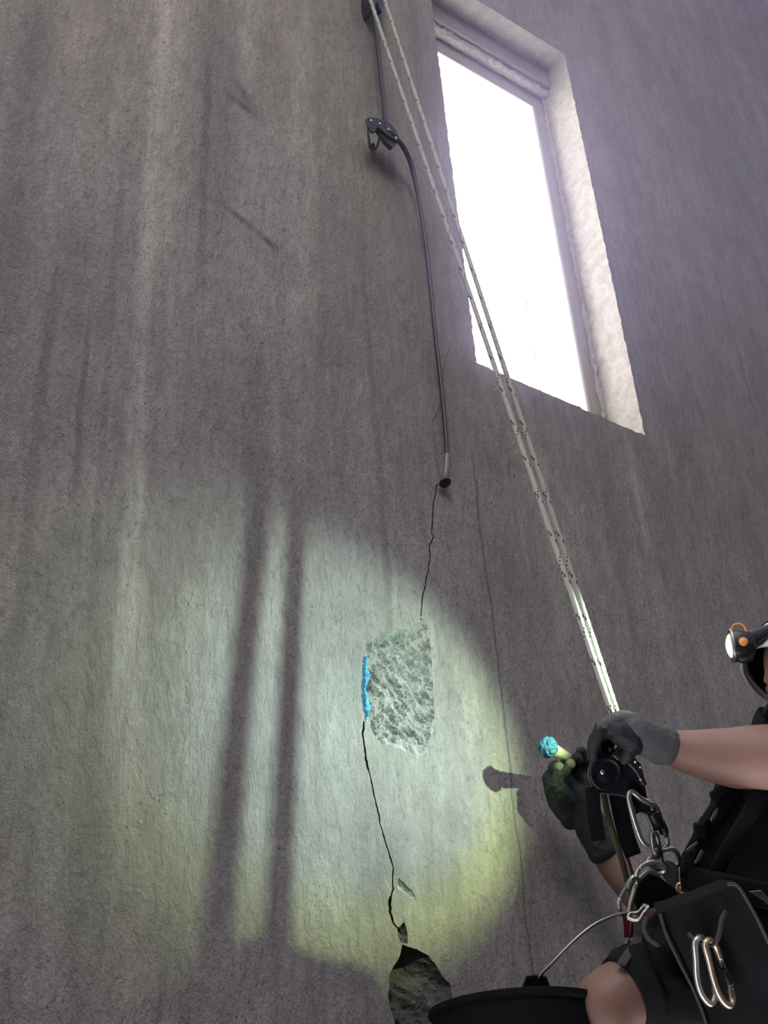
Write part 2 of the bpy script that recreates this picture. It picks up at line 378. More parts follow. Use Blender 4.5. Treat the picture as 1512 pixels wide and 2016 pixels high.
def blob(name, prims, mat, parent=None, voxel=0.005, smooth=6, wrinkle=0.0, wscale=20.0, wvec=(1, 1, 1)):
    """one continuous surface grown round limbs (capsule chains) and masses (ellipsoids)"""
    bm = bmesh.new()
    for p in prims:
        if p[0] == 'chain':                        # (px, py, depth, radius in mm)
            for a, b in zip(p[1][:-1], p[1][1:]): capsule(bm, P(*a[:3]), a[3] / 1000, P(*b[:3]), b[3] / 1000)
        elif p[0] == 'wchain':
            for a, b in zip(p[1][:-1], p[1][1:]): capsule(bm, a[0], a[1] / 1000, b[0], b[1] / 1000)
        else: ellipsoid(bm, p[1], p[2])
    bmesh.ops.recalc_face_normals(bm, faces=bm.faces)
    me = bpy.data.meshes.new(name + '_cage'); bm.to_mesh(me); bm.free()
    o = bpy.data.objects.new(name + '_cage', me); COL.objects.link(o)
    r = o.modifiers.new('r', 'REMESH'); r.mode = 'VOXEL'; r.voxel_size = voxel
    s = o.modifiers.new('s', 'SMOOTH'); s.factor = 0.5; s.iterations = smooth
    dg = bpy.context.evaluated_depsgraph_get()
    out = bpy.data.meshes.new_from_object(o.evaluated_get(dg)); COL.objects.unlink(o); bpy.data.objects.remove(o); bpy.data.meshes.remove(me)
    out.name = name
    if wrinkle:
        out.update(); ns = [v.normal.copy() for v in out.vertices]
        for v, nn in zip(out.vertices, ns):
            c = v.co; k = noise.fractal(Vector((c.x * wvec[0], c.y * wvec[1], c.z * wvec[2])) * wscale, 0.8, 2.0, 3)
            k = 1 - abs(k) * 2.0
            v.co = c + nn * (k * wrinkle)
    out.materials.clear(); out.materials.append(mat)
    out.polygons.foreach_set('use_smooth', [True] * len(out.polygons))
    q = bpy.data.objects.new(name, out); COL.objects.link(q)
    if parent is not None: attach(q, parent)
    return q

# ================================================================ THE WALL
def V2(x, y): 
    p = W(x, y); return (p.x, p.z)
def jag(poly, amp, step, closed=False, seed=0):
    """subdivide a polyline and make it uneven"""
    out = []; n = len(poly)
    for i in range(n if closed else n - 1):
        a = Vector(poly[i]); b = Vector(poly[(i + 1) % n]); k = max(1, int((b - a).length / step))
        for j in range(k):
            p = a.lerp(b, j / k)
            nn = Vector((noise.noise(Vector((p.x * 120, p.y * 120, seed))), noise.noise(Vector((p.x * 120, p.y * 120, seed + 9)))))
            n2 = Vector((noise.noise(Vector((p.x * 35, p.y * 35, seed))), noise.noise(Vector((p.x * 35, p.y * 35, seed + 9)))))
            out.append(tuple(p + nn * amp + n2 * amp * 1.5))
    if not closed: out.append(tuple(poly[-1]))
    return out
def inside(p, poly):
    x, y = p; r = False; j = len(poly) - 1
    for i in range(len(poly)):
        xi, yi = poly[i]; xj, yj = poly[j]
        if (yi > y) != (yj > y) and x < (xj - xi) * (y - yi) / (yj - yi) + xi: r = not r
        j = i
    return r
def ribbon(line, wfun):
    """closed outline round a polyline with a varying width"""
    L1, R1 = [], []; n = len(line)
    for i, p in enumerate(line):
        a = Vector(line[max(0, i - 1)]); b = Vector(line[min(n - 1, i + 1)]); t = (b - a).normalized(); s = Vector((-t.y, t.x))
        wd = wfun(i / (n - 1)) * (0.75 + 0.5 * noise.noise(Vector((p[0] * 90, p[1] * 90, 3)))) / 2
        L1.append(tuple(Vector(p) + s * wd)); R1.append(tuple(Vector(p) - s * wd))
    return L1 + R1[::-1]

X0, X1, Z0, Z1 = 1.976, 2.66, 2.38, 4.28          # window opening
win = jag([(X0, Z0), (X1, Z0), (X1, Z1), (X0, Z1)], 0.0034, 0.010, True, 2)
HOL = [(830,1214),(838,1228),(848,1250),(846,1262),(851,1300),(850,1330),(853,1365),(856,1400),(853,1440),(845,1452),(836,1484),(822,1492),(800,1478),(765,1466),(748,1462),(736,1444),(726,1426),(721,1418),(717,1400),(711,1372),(712,1345),(716,1318),(718,1292),(723,1262),(735,1253),(752,1246),(775,1244),(797,1238),(812,1230)]
hollow = jag([V2(*p) for p in HOL], 0.0028, 0.006, True, 5)
SPL = [(793,1858),(806,1862),(826,1872),(845,1882),(862,1905),(873,1925),(888,1940),(890,1965),(892,2010),(900,2080),(880,2150),(820,2170),(790,2110),(781,2040),(775,2005),(768,1985),(763,1955),(766,1930),(772,1905),(786,1884)]
spall = jag([V2(*p) for p in SPL], 0.003, 0.008, True, 7)
CH1 = [(784,1826),(796,1816),(801,1838),(803,1856),(789,1858),(784,1843)]
chip1 = jag([V2(*p) for p in CH1], 0.002, 0.005, True, 9)
CH2 = [(781,1724),(796,1738),(810,1752),(822,1774),(812,1770),(795,1758),(781,1748)]
chip2 = jag([V2(*p) for p in CH2], 0.002, 0.005, True, 11)
c1 = jag([V2(*p) for p in [(862,952),(856,975),(852,1010),(850,1050),(854,1056),(847,1070),(846,1105),(840,1135),(834,1165),(829,1200),(829,1220)]], 0.0016, 0.006, False, 1)
c2 = jag([V2(*p) for p in [(716,1420),(714,1445),(719,1480),(723,1506),(732,1540),(737,1565),(742,1592),(754,1640),(765,1680),(774,1710),(773,1735),(774,1750),(768,1775),(768,1795),(775,1815),(788,1832)]], 0.0018, 0.006, False, 3)
c0 = jag([V2(*p) for p in [(868,940),(858,905),(856,870),(853,830),(866,800),(872,760),(874,720),(880,700),(888,672)]], 0.002, 0.007, False, 4)
c5 = jag([V2(*p) for p in [(852,826),(862,812),(874,800)]], 0.002, 0.007, False, 14)
cr1 = ribbon(c1, lambda t: 0.0042)
cr2 = ribbon(c2, lambda t: 0.0068 if t < .25 else 0.0050 + (0.004 if .84 < t < .95 else 0))
cr0 = ribbon(c0, lambda t: 0.0016)
cr5 = ribbon(c5, lambda t: 0.0012)
holes = [win, hollow, spall, chip1, chip2, cr1, cr2, cr0, cr5]
wall_out = [(-5.0, -2.2), (9.5, -2.2), (9.5, 11.0), (-5.0, 11.0)]
pts = [Vector(p) for p in wall_out]; edges = [(i, (i + 1) % 4) for i in range(4)]
for h in holes:
    b = len(pts); pts += [Vector(p) for p in h]; edges += [(b + i, b + (i + 1) % len(h)) for i in range(len(h))]
vo_, eo_, fo_, *_ = delaunay_2d_cdt(pts, edges, [], 0, 1e-6)
faces = []
boxes = [(min(p[0] for p in h), max(p[0] for p in h), min(p[1] for p in h), max(p[1] for p in h)) for h in holes]
for f in fo_:
    c = sum((vo_[i] for i in f), Vector((0, 0))) / len(f)
    if any(bx[0] <= c.x <= bx[1] and bx[2] <= c.y <= bx[3] and inside((c.x, c.y), h) for h, bx in zip(holes, boxes)): continue
    faces.append(tuple(f))
verts = [Vector((v.x, WY, v.y)) for v in vo_]
nb = len(verts); TH = 0.42
verts += [Vector((x, WY + TH, z)) for x, z in wall_out] + [Vector((x, WY + TH, z)) for x, z in [(X0, Z0), (X1, Z0), (X1, Z1), (X0, Z1)]]
faces += [(nb + 0, nb + 1, nb + 5, nb + 4), (nb + 1, nb + 2, nb + 6, nb + 5), (nb + 2, nb + 3, nb + 7, nb + 6), (nb + 3, nb + 0, nb + 4, nb + 7)]
wall = mesh_obj('wall_back', verts, faces, M_CON, smooth=False)
props(wall, kind='structure')
bm = bmesh.new(); bm.from_mesh(wall.data)
for f in bm.faces:
    f.normal_update()
    if (f.normal.y > 0) == (f.calc_center_median().y < WY + 0.1): f.normal_flip()
bm.to_mesh(wall.data); bm.free()

def groove(name, outline, depth, mat, parent, taper=0.3):
    """the inside of a crack: walls that run back into the concrete and close in"""
    n = len(outline); k = n // 2; vs = []
    line = [(Vector(outline[i]) + Vector(outline[n - 1 - i])) / 2 for i in range(k)]
    for (x, z) in outline: vs.append(Vector((x, WY, z)))
    for i in range(n):
        j = i if i < k else n - 1 - i
        c = line[j]; o2 = c + (Vector(outline[i]) - c) * taper
        vs.append(Vector((o2.x + 0.004, WY + depth, o2.y)))
    fs = [(i, (i + 1) % n, n + (i + 1) % n, n + i) for i in range(n)]
    fs += [(n + i, n + i + 1, n + n - 2 - i, n + n - 1 - i) for i in range(k - 1)]
    return mesh_obj(name, vs, fs, mat, parent, smooth=False)
groove('crack', cr1, 0.03, M_CRACK, wall)
groove('crack', cr2, 0.035, M_CRACK, wall)
groove('crack', cr0, 0.02, M_CRACK, wall)
groove('crack', cr5, 0.02, M_CRACK, wall)

def pocket(name, outline, dfun, mat, parent, step=0.004, seed=0, split=None, clampd=True):
    """broken-out ground inside an outline: dfun(p, distance to the edge) gives its depth"""
    xs = [p[0] for p in outline]; zs = [p[1] for p in outline]
    P2 = [Vector(p) for p in outline]; n0 = len(P2); E = [(i, (i + 1) % n0) for i in range(n0)]
    x = min(xs)
    while x < max(xs):
        z = min(zs)
        while z < max(zs):
            q = (x + random.uniform(-.4, .4) * step, z + random.uniform(-.4, .4) * step)
            if inside(q, outline): P2.append(Vector(q))
            z += step
        x += step
    v, e, f, *_ = delaunay_2d_cdt(P2, E, [], 0, 1e-6)
    def dist(p):
        best = 9
        for i in range(n0):
            a, b = P2[i], P2[(i + 1) % n0]; ab = b - a; t = max(0, min(1, (p - a).dot(ab) / max(ab.length_squared, 1e-12)))
            best = min(best, (a + ab * t - p).length)
        return best
    vs = []
    for p in v:
        d = dist(p); dep = dfun(p, d) if (d > 2e-4 or not clampd) else 0.0
        vs.append(Vector((p.x, WY + (max(0, dep) if clampd else dep), p.y)))
    fs = []; fs2 = []
    for t in f:
        c = (v[t[0]] + v[t[1]] + v[t[2]]) / 3
        if not inside((c.x, c.y), outline): continue
        (fs2 if split and split(c) else fs).append(tuple(t))
    o = mesh_obj(name, vs, fs, mat, parent, smooth=False)
    def clean(o):
        bm = bmesh.new(); bm.from_mesh(o.data)
        bmesh.ops.delete(bm, geom=[x for x in bm.verts if not x.link_faces], context='VERTS')
        for f_ in bm.faces:
            f_.normal_update()
            if f_.normal.y > 0: f_.normal_flip()
        bm.to_mesh(o.data); bm.free()
    clean(o)
    if fs2:
        o2 = mesh_obj('blue_filler', vs, fs2, M_BLUE, parent, smooth=False); clean(o2); return o, o2
    return o
HX0, HX1 = V2(712, 1360)[0], V2(855, 1360)[0]
def chisel(p, s):
    """long gouges running down to the right, broken by pits"""
    wx = 0.35 * noise.noise(Vector((p.x * 30, p.y * 30, s + 7)))
    ux, uy = p.x * 0.72 + p.y * 0.69, -p.x * 0.69 + p.y * 0.72        # across and along a chisel stroke
    g = abs(noise.noise(Vector((ux * 95 + wx, uy * 26, s)))) * 1.7
    a = noise.voronoi(Vector((p.x * 55, p.y * 42, s)))[0][0]
    return 0.55 * g + 0.45 * a + 0.22 * abs(noise.noise(Vector((p.x * 220, p.y * 160, s + 4))))
def hol_d(p, d):
    t = max(0, min(1, (p.x - HX0) / (HX1 - HX0)))
    full = 0.014 + 0.012 * math.sin(math.pi * t) 
    low = min(1.0, max(0.3, (p.y - V2(780, 1490)[1]) / 0.10))
    return full * low * min(1.0, d / 0.014) ** 0.6 - (0.60 - chisel(p, 2.0)) * 0.030 * min(1, d / 0.004)
zb0, zb1 = V2(716, 1422)[1], V2(716, 1292)[1]
lx = lambda z: min((abs(p[1] - z), p[0]) for p in hollow if p[0] < (HX0 + HX1) / 2)[1]
def is_blue(c):
    if not (zb0 < c.y < zb1): return False
    return c.x - lx(c.y) < 0.0125 + 0.006 * noise.noise(Vector((c.x * 80, c.y * 80, 1)))
hl = pocket('chiselled_hollow', hollow, hol_d, M_CHIP, wall, 0.0034)
BL = [(715,1290),(722,1288),(726,1300),(725,1318),(729,1332),(726,1346),(723,1360),(727,1376),(731,1392),(728,1408),(722,1422),(717,1420),(716,1404),(710,1386),(709,1368),(712,1352),(711,1336),(712,1310)]
blo = jag([V2(*p) for p in BL], 0.0022, 0.005, True, 21)
bf = pocket('blue_filler', blo, lambda p, d: 0.008 - min(0.016, d * 2.4) - 0.004 * noise.noise(Vector((p.x * 140, p.y * 140, 4))), M_BLUE, wall, 0.0026, clampd=False)
hl['label'] = 'chiselled-out hollow of pale broken concrete'; bf['label'] = 'bright blue filler along the left edge of the hollow'
SX0, SX1 = V2(765, 1950)[0], V2(880, 1950)[0]
def spl_d(p, d):
    t = max(0, min(1, (p.x - SX0) / (SX1 - SX0)))
    return (0.045 * max(0.1, 1 - t) + 0.012) * min(1, d / 0.02) ** 0.7 - (0.4 - chisel(p * 0.4, 5)) * 0.03 * min(1, d / 0.01)
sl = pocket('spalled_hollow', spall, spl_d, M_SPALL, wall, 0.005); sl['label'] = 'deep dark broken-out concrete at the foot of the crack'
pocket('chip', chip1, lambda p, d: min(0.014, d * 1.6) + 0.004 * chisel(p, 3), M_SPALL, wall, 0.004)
pocket('chip', chip2, lambda p, d: min(0.009, d * 1.2) + 0.003 * chisel(p, 3), M_CHIP, wall, 0.004)

# ---------------------------------------------------------------- window
def sheet(name, f, nu, nv, mat, parent, amp=0.0, ns=30, axis=(0, 0, 1), edge0=True):
    vs = []; 
    for i in range(nu + 1):
        for j in range(nv + 1):
            p = f(i / nu, j / nv); k = 0 if (edge0 and j == 0) else 1
            vs.append(p + Vector(axis) * (amp * k * noise.fractal(p * ns, 0.7, 2, 3)))
    fs = [(i * (nv + 1) + j, (i + 1) * (nv + 1) + j, (i + 1) * (nv + 1) + j + 1, i * (nv + 1) + j + 1) for i in range(nu) for j in range(nv)]
    return mesh_obj(name, vs, fs, mat, parent)
YF = WY + 0.155                                    # face of the window frame
# the plastered sides of the opening run back from the uneven arris
n = len(win)
vs = [Vector((x, WY, z)) for x, z in win]
NR = 14; depth_r = 0.42
cxw, czw = (X0 + X1) / 2, (Z0 + Z1) / 2
for j in range(1, NR + 1):
    t = j / NR
    for (x, z) in win:
        bx = min(max(x, X0), X1); bz = min(max(z, Z0), Z1)
        onr = min(abs(x - X0), abs(x - X1)) < min(abs(z - Z0), abs(z - Z1))
        if onr: bx = X0 if abs(x - X0) < abs(x - X1) else X1
        else: bz = Z0 if abs(z - Z0) < abs(z - Z1) else Z1
        k = noise.fractal(Vector((x * 14, t * 5, z * 9)), 0.7, 2, 4) * 0.0055
        kx = math.copysign(1, cxw - bx) * k if onr else 0; kz = 0 if onr else math.copysign(1, czw - bz) * k
        # near the front the arris is dragged by the uneven edge
        fr = max(0, 1 - t * 5)
        vs.append(Vector((bx * (1 - fr) + x * fr + kx * (1 - fr), WY + depth_r * t, bz * (1 - fr) + z * fr + kz * (1 - fr))))
fs = [(j * n + i, j * n + (i + 1) % n, (j + 1) * n + (i + 1) % n, (j + 1) * n + i) for j in range(NR) for i in range(n)]
reveal = mesh_obj('window_reveal', vs, fs, M_PLASTER, wall)
bm = bmesh.new(); bm.from_mesh(reveal.data)
for f in bm.faces:
    f.normal_update(); c = f.calc_center_median()
    if f.normal.dot(Vector((cxw - c.x, 0, czw - c.z))) < 0: f.normal_flip()
bm.to_mesh(reveal.data); bm.free()
# lowered concrete lintel behind the front soffit, and the lump of mortar over the frame
def lump_bar(name, a, b, ry, rz, mat, parent, seed=0, amp=0.35, n=90, sides=14):
    vs = []; fs = []
    d = (b - a); t = d.normalized(); u = Vector((0, 1, 0)); v = t.cross(u)
    for i in range(n + 1):
        p = a + d * (i / n)
        for k in range(sides):
            an = 2 * math.pi * k / sides
            g = 1 + amp * noise.fractal(Vector((p.x * 45, math.cos(an) * 1.2 + seed, p.z * 45 + math.sin(an))), 0.8, 2, 3)
            vs.append(p + u * (math.cos(an) * ry * g) + v * (math.sin(an) * rz * g))
    for i in range(n):
        for k in range(sides): fs.append((i * sides + k, i * sides + (k + 1) % sides, (i + 1) * sides + (k + 1) % sides, (i + 1) * sides + k))
    fs.append(tuple(range(sides))[::-1]); fs.append(tuple(n * sides + k for k in range(sides)))
    o = mesh_obj(name, vs, fs, mat, parent)
    bm = bmesh.new(); bm.from_mesh(o.data); bmesh.ops.recalc_face_normals(bm, faces=bm.faces); bm.to_mesh(o.data); bm.free()
    return o
def box(name, lo_, hi_, mat, parent=None, bev=0.0):
    x0, y0, z0 = lo_; x1, y1, z1 = hi_
    vs = [(x, y, z) for x in (x0, x1) for y in (y0, y1) for z in (z0, z1)]
    fs = [(0, 1, 3, 2), (4, 6, 7, 5), (0, 4, 5, 1), (2, 3, 7, 6), (0, 2, 6, 4), (1, 5, 7, 3)]
    o = mesh_obj(name, vs, fs, mat, parent, smooth=False)
    bm = bmesh.new(); bm.from_mesh(o.data); bmesh.ops.recalc_face_normals(bm, faces=bm.faces); bm.to_mesh(o.data); bm.free()
    if bev: bevel(o, bev)
    return o
M_LINTEL = rough_mat('lintel_concrete', (0.20, 0.185, 0.17), (0.30, 0.28, 0.26), 12, 0.5, 0.95, 0.006)
box('lintel', (X0 - 0.02, WY + 0.10, 4.185), (X1 + 0.01, WY + 0.415, Z1 + 0.02), M_LINTEL, wall, 0.003)
lump_bar('mortar_bead', Vector((X0, WY + 0.135, 4.172)), Vector((X1, WY + 0.135, 4.168)), 0.022, 0.015, M_MORTAR, wall, 3, 0.5)
lump_bar('mortar_bead', Vector((X1 + 0.002, YF - 0.006, Z0)), Vector((X1 + 0.002, YF - 0.006, 4.16)), 0.010, 0.011, M_MORTAR, wall, 8, 0.9, 260)

win_e = empty('window_1', (cxw, YF, Z0)); props(win_e, kind='structure')
M_FRAME = simple('window_frame_paint', (0.32, 0.30, 0.27), 0.55, 0, 0.12, 20, 0.15)
M_SEAL = simple('window_bead', (0.85, 0.83, 0.80), 0.25, 0, 0.05)  # very pale, imitates light reflecting along the edge of the glass
gx0, gx1, gz0, gz1 = X0 + 0.03, X1 - 0.058, Z0 + 0.02, 4.085
def frame_ring(name, x0, x1, z0, z1, wl, wr, wb, wt, y0, y1, mat, parent, bev):
    bm = bmesh.new()
    O = [(x0, z0), (x1, z0), (x1, z1), (x0, z1)]; I = [(x0 + wl, z0 + wb), (x1 - wr, z0 + wb), (x1 - wr, z1 - wt), (x0 + wl, z1 - wt)]
    def ring(y): return [bm.verts.new((x, y, z)) for x, z in O], [bm.verts.new((x, y, z)) for x, z in I]
    a, b = ring(y0); c, d = ring(y1)
    for i in range(4):
        j = (i + 1) % 4
        bm.faces.new((a[i], a[j], b[j], b[i])); bm.faces.new((c[i], d[i], d[j], c[j])); bm.faces.new((a[i], c[i], c[j], a[j])); bm.faces.new((b[i], b[j], d[j], d[i]))
    bmesh.ops.recalc_face_normals(bm, faces=bm.faces)
    me = bpy.data.meshes.new(name); bm.to_mesh(me); bm.free(); me.materials.append(mat)
    o = bpy.data.objects.new(name, me); COL.objects.link(o); attach(o, parent); return bevel(o, bev)
frame_ring('window_frame', X0 - 0.005, X1 + 0.005, Z0 - 0.005, 4.19, 0.035, 0.060, 0.02, 0.095, YF, YF + 0.06, M_FRAME, win_e, 0.003)
frame_ring('glazing_bead', X0 + 0.028, X1 - 0.053, Z0 + 0.012, 4.097, 0.012, 0.012, 0.012, 0.012, YF + 0.004, YF + 0.03, M_SEAL, win_e, 0.002)
q = NT('window_glass'); q.b.inputs['Base Color'].default_value = (1, 1, 1, 1); q.b.inputs['Roughness'].default_value = 0.0
tr = q.t.nodes.new('ShaderNodeBsdfTransparent'); gl = q.t.nodes.new('ShaderNodeBsdfGlossy'); gl.inputs['Roughness'].default_value = 0.02
fr_ = q.t.nodes.new('ShaderNodeFresnel'); fr_.inputs[0].default_value = 1.45; ms = q.t.nodes.new('ShaderNodeMixShader'); ms.inputs[0].default_value = 0.05; q.t.nodes.remove(fr_)
q.link(tr.outputs[0], ms.inputs[1]); q.link(gl.outputs[0], ms.inputs[2])
q.link(ms.outputs[0], q.t.nodes['Material Output'].inputs['Surface'])
box('glass', (gx0, YF + 0.014, gz0), (gx1 + 0.005, YF + 0.020, gz1 + 0.005), q.m, win_e)

# ================================================================ MATERIALS OF THINGS
M_BLACKCABLE = simple('black_cable_sheath', (0.028, 0.027, 0.040), 0.42, 0, 0.3, 80, 0.2)
M_BLKPLASTIC = simple('black_plastic', (0.009, 0.009, 0.012), 0.42, 0, 0.3, 90, 0.2)
M_BLKMETAL = simple('black_anodised_metal', (0.020, 0.021, 0.028), 0.35, 0.5, 0.3, 90)
M_WEB = simple('black_webbing', (0.008, 0.009, 0.011), 0.85, 0, 0.35, 300, 0.5, 0.002, vec=(1, 1, 3))
M_GREYWEB = simple('grey_webbing', (0.065, 0.06, 0.06), 0.85, 0, 0.25, 300, 0.5)
M_REDWEB = simple('dark_red_webbing', (0.10, 0.018, 0.022), 0.85, 0, 0.3, 200, 0.4)
M_STEEL = simple('worn_steel', (0.62, 0.61, 0.57), 0.33, 0.9, 0.2, 70, 0.1)
M_GOLD = simple('worn_gold_steel', (0.66, 0.55, 0.38), 0.36, 0.9, 0.2, 70, 0.1)
M_DSTEEL = simple('dull_steel', (0.27, 0.265, 0.25), 0.4, 0.85, 0.25, 70, 0.1)
M_SKIN = simple('skin', (0.215, 0.115, 0.086), 0.55, 0, 0.14, 28, 0.25, 0.002)
M_SHIRT = simple('black_shirt_cloth', (0.009, 0.010, 0.012), 0.9, 0, 0.3, 40, 0.4, 0.004)
M_TROUS = simple('black_trouser_cloth', (0.009, 0.010, 0.0115), 0.9, 0, 0.35, 30, 0.4, 0.004)
M_KNIT = simple('grey_glove_knit', (0.12, 0.12, 0.125), 0.95, 0, 0.35, 320, 0.8, 0.003, vec=(1, 1, 1))
M_COAT = simple('dark_glove_coating', (0.008, 0.009, 0.013), 0.65, 0, 0.4, 60, 0.6, 0.004)
M_GGLOVE = simple('green_grey_work_glove', (0.042, 0.048, 0.045), 0.8, 0, 0.4, 45, 0.6, 0.005)
M_TIP = simple('lit_glove_fingertip', (0.20, 0.20, 0.15), 0.8, 0, 0.3, 90, 0.4)  # paler than the glove: light on the tips put into the colour
M_HELM = simple('white_helmet_shell', (0.55, 0.56, 0.56), 0.28, 0, 0.08, 30, 0.05, coat=0.3)
M_INNER = simple('helmet_lining', (0.020, 0.018, 0.022), 0.8, 0, 0.3)
M_ORANGE = simple('orange_plastic', (0.75, 0.25, 0.05), 0.4, 0, 0.1)
M_BUCKET = simple('black_rubber', (0.006, 0.007, 0.008), 0.9, 0, 0.35, 40, 0.3, 0.003)
M_TEAL = rough_mat('teal_foam', (0.02, 0.10, 0.17), (0.11, 0.32, 0.44), 90, 0.8, 0.7)
M_PALE = simple('pale_resin_smeared_handle', (0.55, 0.62, 0.36), 0.5, 0, 0.3, 60, 0.3)
q = NT('headlamp_lens_light'); q.b.inputs['Base Color'].default_value = (1, 0.95, 0.7, 1); q.b.inputs['Emission Color'].default_value = (1.0, 0.96, 0.42, 1); q.b.inputs['Emission Strength'].default_value = 4
M_LENS = q.m

# ================================================================ ROPES
q = NT('rope_sheath'); n_ = q.noise(260, 3, 0.6)
q.link(q.mix(n_, (0.28, 0.275, 0.235), (0.48, 0.47, 0.41)), q.b.inputs['Base Color']); q.b.inputs['Roughness'].default_value = 0.7; q.bump(n_, 0.5, 0.002)
M_ROPE = q.m
M_FLECK = simple('rope_fleck', (0.05, 0.05, 0.05), 0.8, 0, 0.3)
def rope(name, a, b, r, parent=None, seed=0, up=0.9):
    n_ = int((b - a).length / 0.0045); S = 12; vs, fs, mi = [], [], []
    ax = (b - a).normalized(); u = ax.orthogonal().normalized(); v = ax.cross(u)
    for i in range(n_ + 1):
        t = i / n_
        c = a.lerp(b, t)
        for k in range(S):
            an = 2 * math.pi * k / S; rr = r * (1 + 0.05 * math.sin(an * 6 + i * 1.3))
            vs.append(c + (u * math.cos(an) + v * math.sin(an)) * rr)
    for i in range(n_):
        for k in range(S):
            fs.append((i * S + k, i * S + (k + 1) % S, (i + 1) * S + (k + 1) % S, (i + 1) * S + k))
            mi.append(1 if ((i + 2 * k) % 24 in (0, 1) and k % 3 != 0) or ((i - 2 * k) % 40 == 5) else 0)
    o = mesh_obj(name, vs, fs, [M_ROPE, M_FLECK], parent, mi=mi)
    return o
def line_at(p0, p1, Y):                            # where the straight line through two points comes to depth Y
    t = (Y - p0.y) / (p1.y - p0.y); return p0 + (p1 - p0) * t
a0, a1 = P(1202, 1396, 2.424), P(729, 0, 4.061)
b0, b1 = P(1212, 1396, 2.447), P(757, 0, 4.066)
ra = rope('climbing_rope', a0 + (a0 - a1).normalized() * 0.075, line_at(a0, a1, 2.04), 0.0060)
props(ra, 'pale flecked climbing rope, the left one of the taut pair crossing the window', 'rope', 'taut ropes from above to the worker')
rb = rope('climbing_rope', b0 + (b0 - b1).normalized() * 0.075, line_at(b0, b1, 2.04), 0.0060)
props(rb, 'pale flecked climbing rope, the right one of the taut pair crossing the window', 'rope', 'taut ropes from above to the worker')

# ================================================================ BLACK CABLE ON THE WALL
YC = WY - 0.022
cab = empty('black_cable', W(880, 940, YC), 'black cable hanging down the concrete left of the window, plug end above the crack', 'cable')
def wy(x, y, Y, r): return (W(x, y, Y), r)
wtube('sheath', [wy(733, -60, YC - .03, 8.2), wy(737, 20, YC - .03, 8.2), wy(746, 110, YC - .035, 8.2), wy(755, 190, YC - .045, 8.2), wy(761, 246, YC - .06, 8.2), wy(776, 268, YC - .065, 8.2), wy(793, 288, YC - .05, 8.2), wy(810, 325, YC - .035, 8.2), wy(823, 385, YC - .02, 6.2), wy(834, 450, YC - .01, 6.2), wy(846, 545, YC, 6.2), wy(857, 655, YC, 6.2), wy(869, 760, YC, 6.2), wy(877, 845, YC, 6.2), wy(880, 900, YC, 6.2)], M_BLACKCABLE, cab, 8, 14)
M_CLEAR = simple('cloudy_plastic_sleeve', (0.20, 0.19, 0.22), 0.35, 0, 0.2, 50)
wtube('end_sleeve', [wy(880, 895, YC, 7.2), wy(879, 915, YC, 7.4), wy(877, 935, YC + .002, 7.6), wy(876, 946, YC + .006, 7.0)], M_CLEAR, cab, 4, 16)
cp = W(876, 950, YC + 0.002)
disc('end_plug', cp, Vector((0.1, -0.35, -1)), 17, 12, M_BLACKCABLE, cab, [(0, -7), (10, -6.5), (15, -3), (17, 1), (15.5, 4), (10, 6), (0, 6.5)])
# the clip the cable runs through, sticking out of the wall
clip = empty('cable_clamp', W(750, 262, WY), 'dark metal rope clamp on the wall beside the upper cable bend', 'clamp')
YK = WY - 0.075
def wplate(name, pts, Y, th, mat, parent, bev=0.003, lean=0.0):
    n_ = len(pts); vs = []
    yc_ = sum(p[1] for p in pts) / n_
    for s in (-.5, .5):
        for a in pts: p = W(a[0], a[1], Y + lean * (a[0] - pts[0][0])); vs.append(p + Vector((0, s * th / 1000, 0)))
    fs = [tuple(range(n_ - 1, -1, -1)), tuple(range(n_, 2 * n_))] + [(i, (i + 1) % n_, n_ + (i + 1) % n_, n_ + i) for i in range(n_)]
    o = mesh_obj(name, vs, fs, mat, parent, smooth=False)
    bm = bmesh.new(); bm.from_mesh(o.data); bmesh.ops.recalc_face_normals(bm, faces=bm.faces); bm.to_mesh(o.data); bm.free()
    return bevel(o, bev, 3)
wplate('front_plate', [(719,236),(724,232),(736,232),(752,236),(768,244),(778,256),(786,272),(785,278),(776,277),(762,268),(750,258),(742,252),(737,262),(731,262),(724,250)], YK - 0.012, 7, M_BLKMETAL, clip)
wplate('rear_plate', [(724,240),(737,236),(752,242),(765,252),(776,266),(782,282),(771,294),(764,286),(752,276),(742,262),(733,256)], YK + 0.012, 8, M_BLKMETAL, clip)
wplate('cam', [(748,256),(760,258),(772,270),(780,284),(770,294),(756,280),(749,270)], YK, 16, M_BLKPLASTIC, clip)
for (x, y) in ((731, 238), (748, 244), (765, 256), (780, 272)):
    disc('rivet', W(x, y, YK - 0.017), Vector((0, 1, 0.2)), 5, 5, M_STEEL, clip, [(0, -3), (3, -2.5), (5, 0), (5, 3), (0, 3)], 16)
wtube('wall_ring', [wy(728, 244, YK, 4.5), wy(742, 246, YK + .01, 4.5), wy(747, 262, YK + .03, 4.5), wy(745, 280, YK + .045, 4.5), wy(738, 293, YK + .058, 4.5), wy(729, 290, YK + .058, 4.5), wy(726, 272, YK + .04, 4.5), wy(725, 256, YK + .015, 4.5)], M_DSTEEL, clip, 6, 12, True)
wtube('wall_bolt', [wy(733, 285, WY + .02, 7), wy(733, 285, WY - .02, 7)], M_DSTEEL, clip, 2, 12)
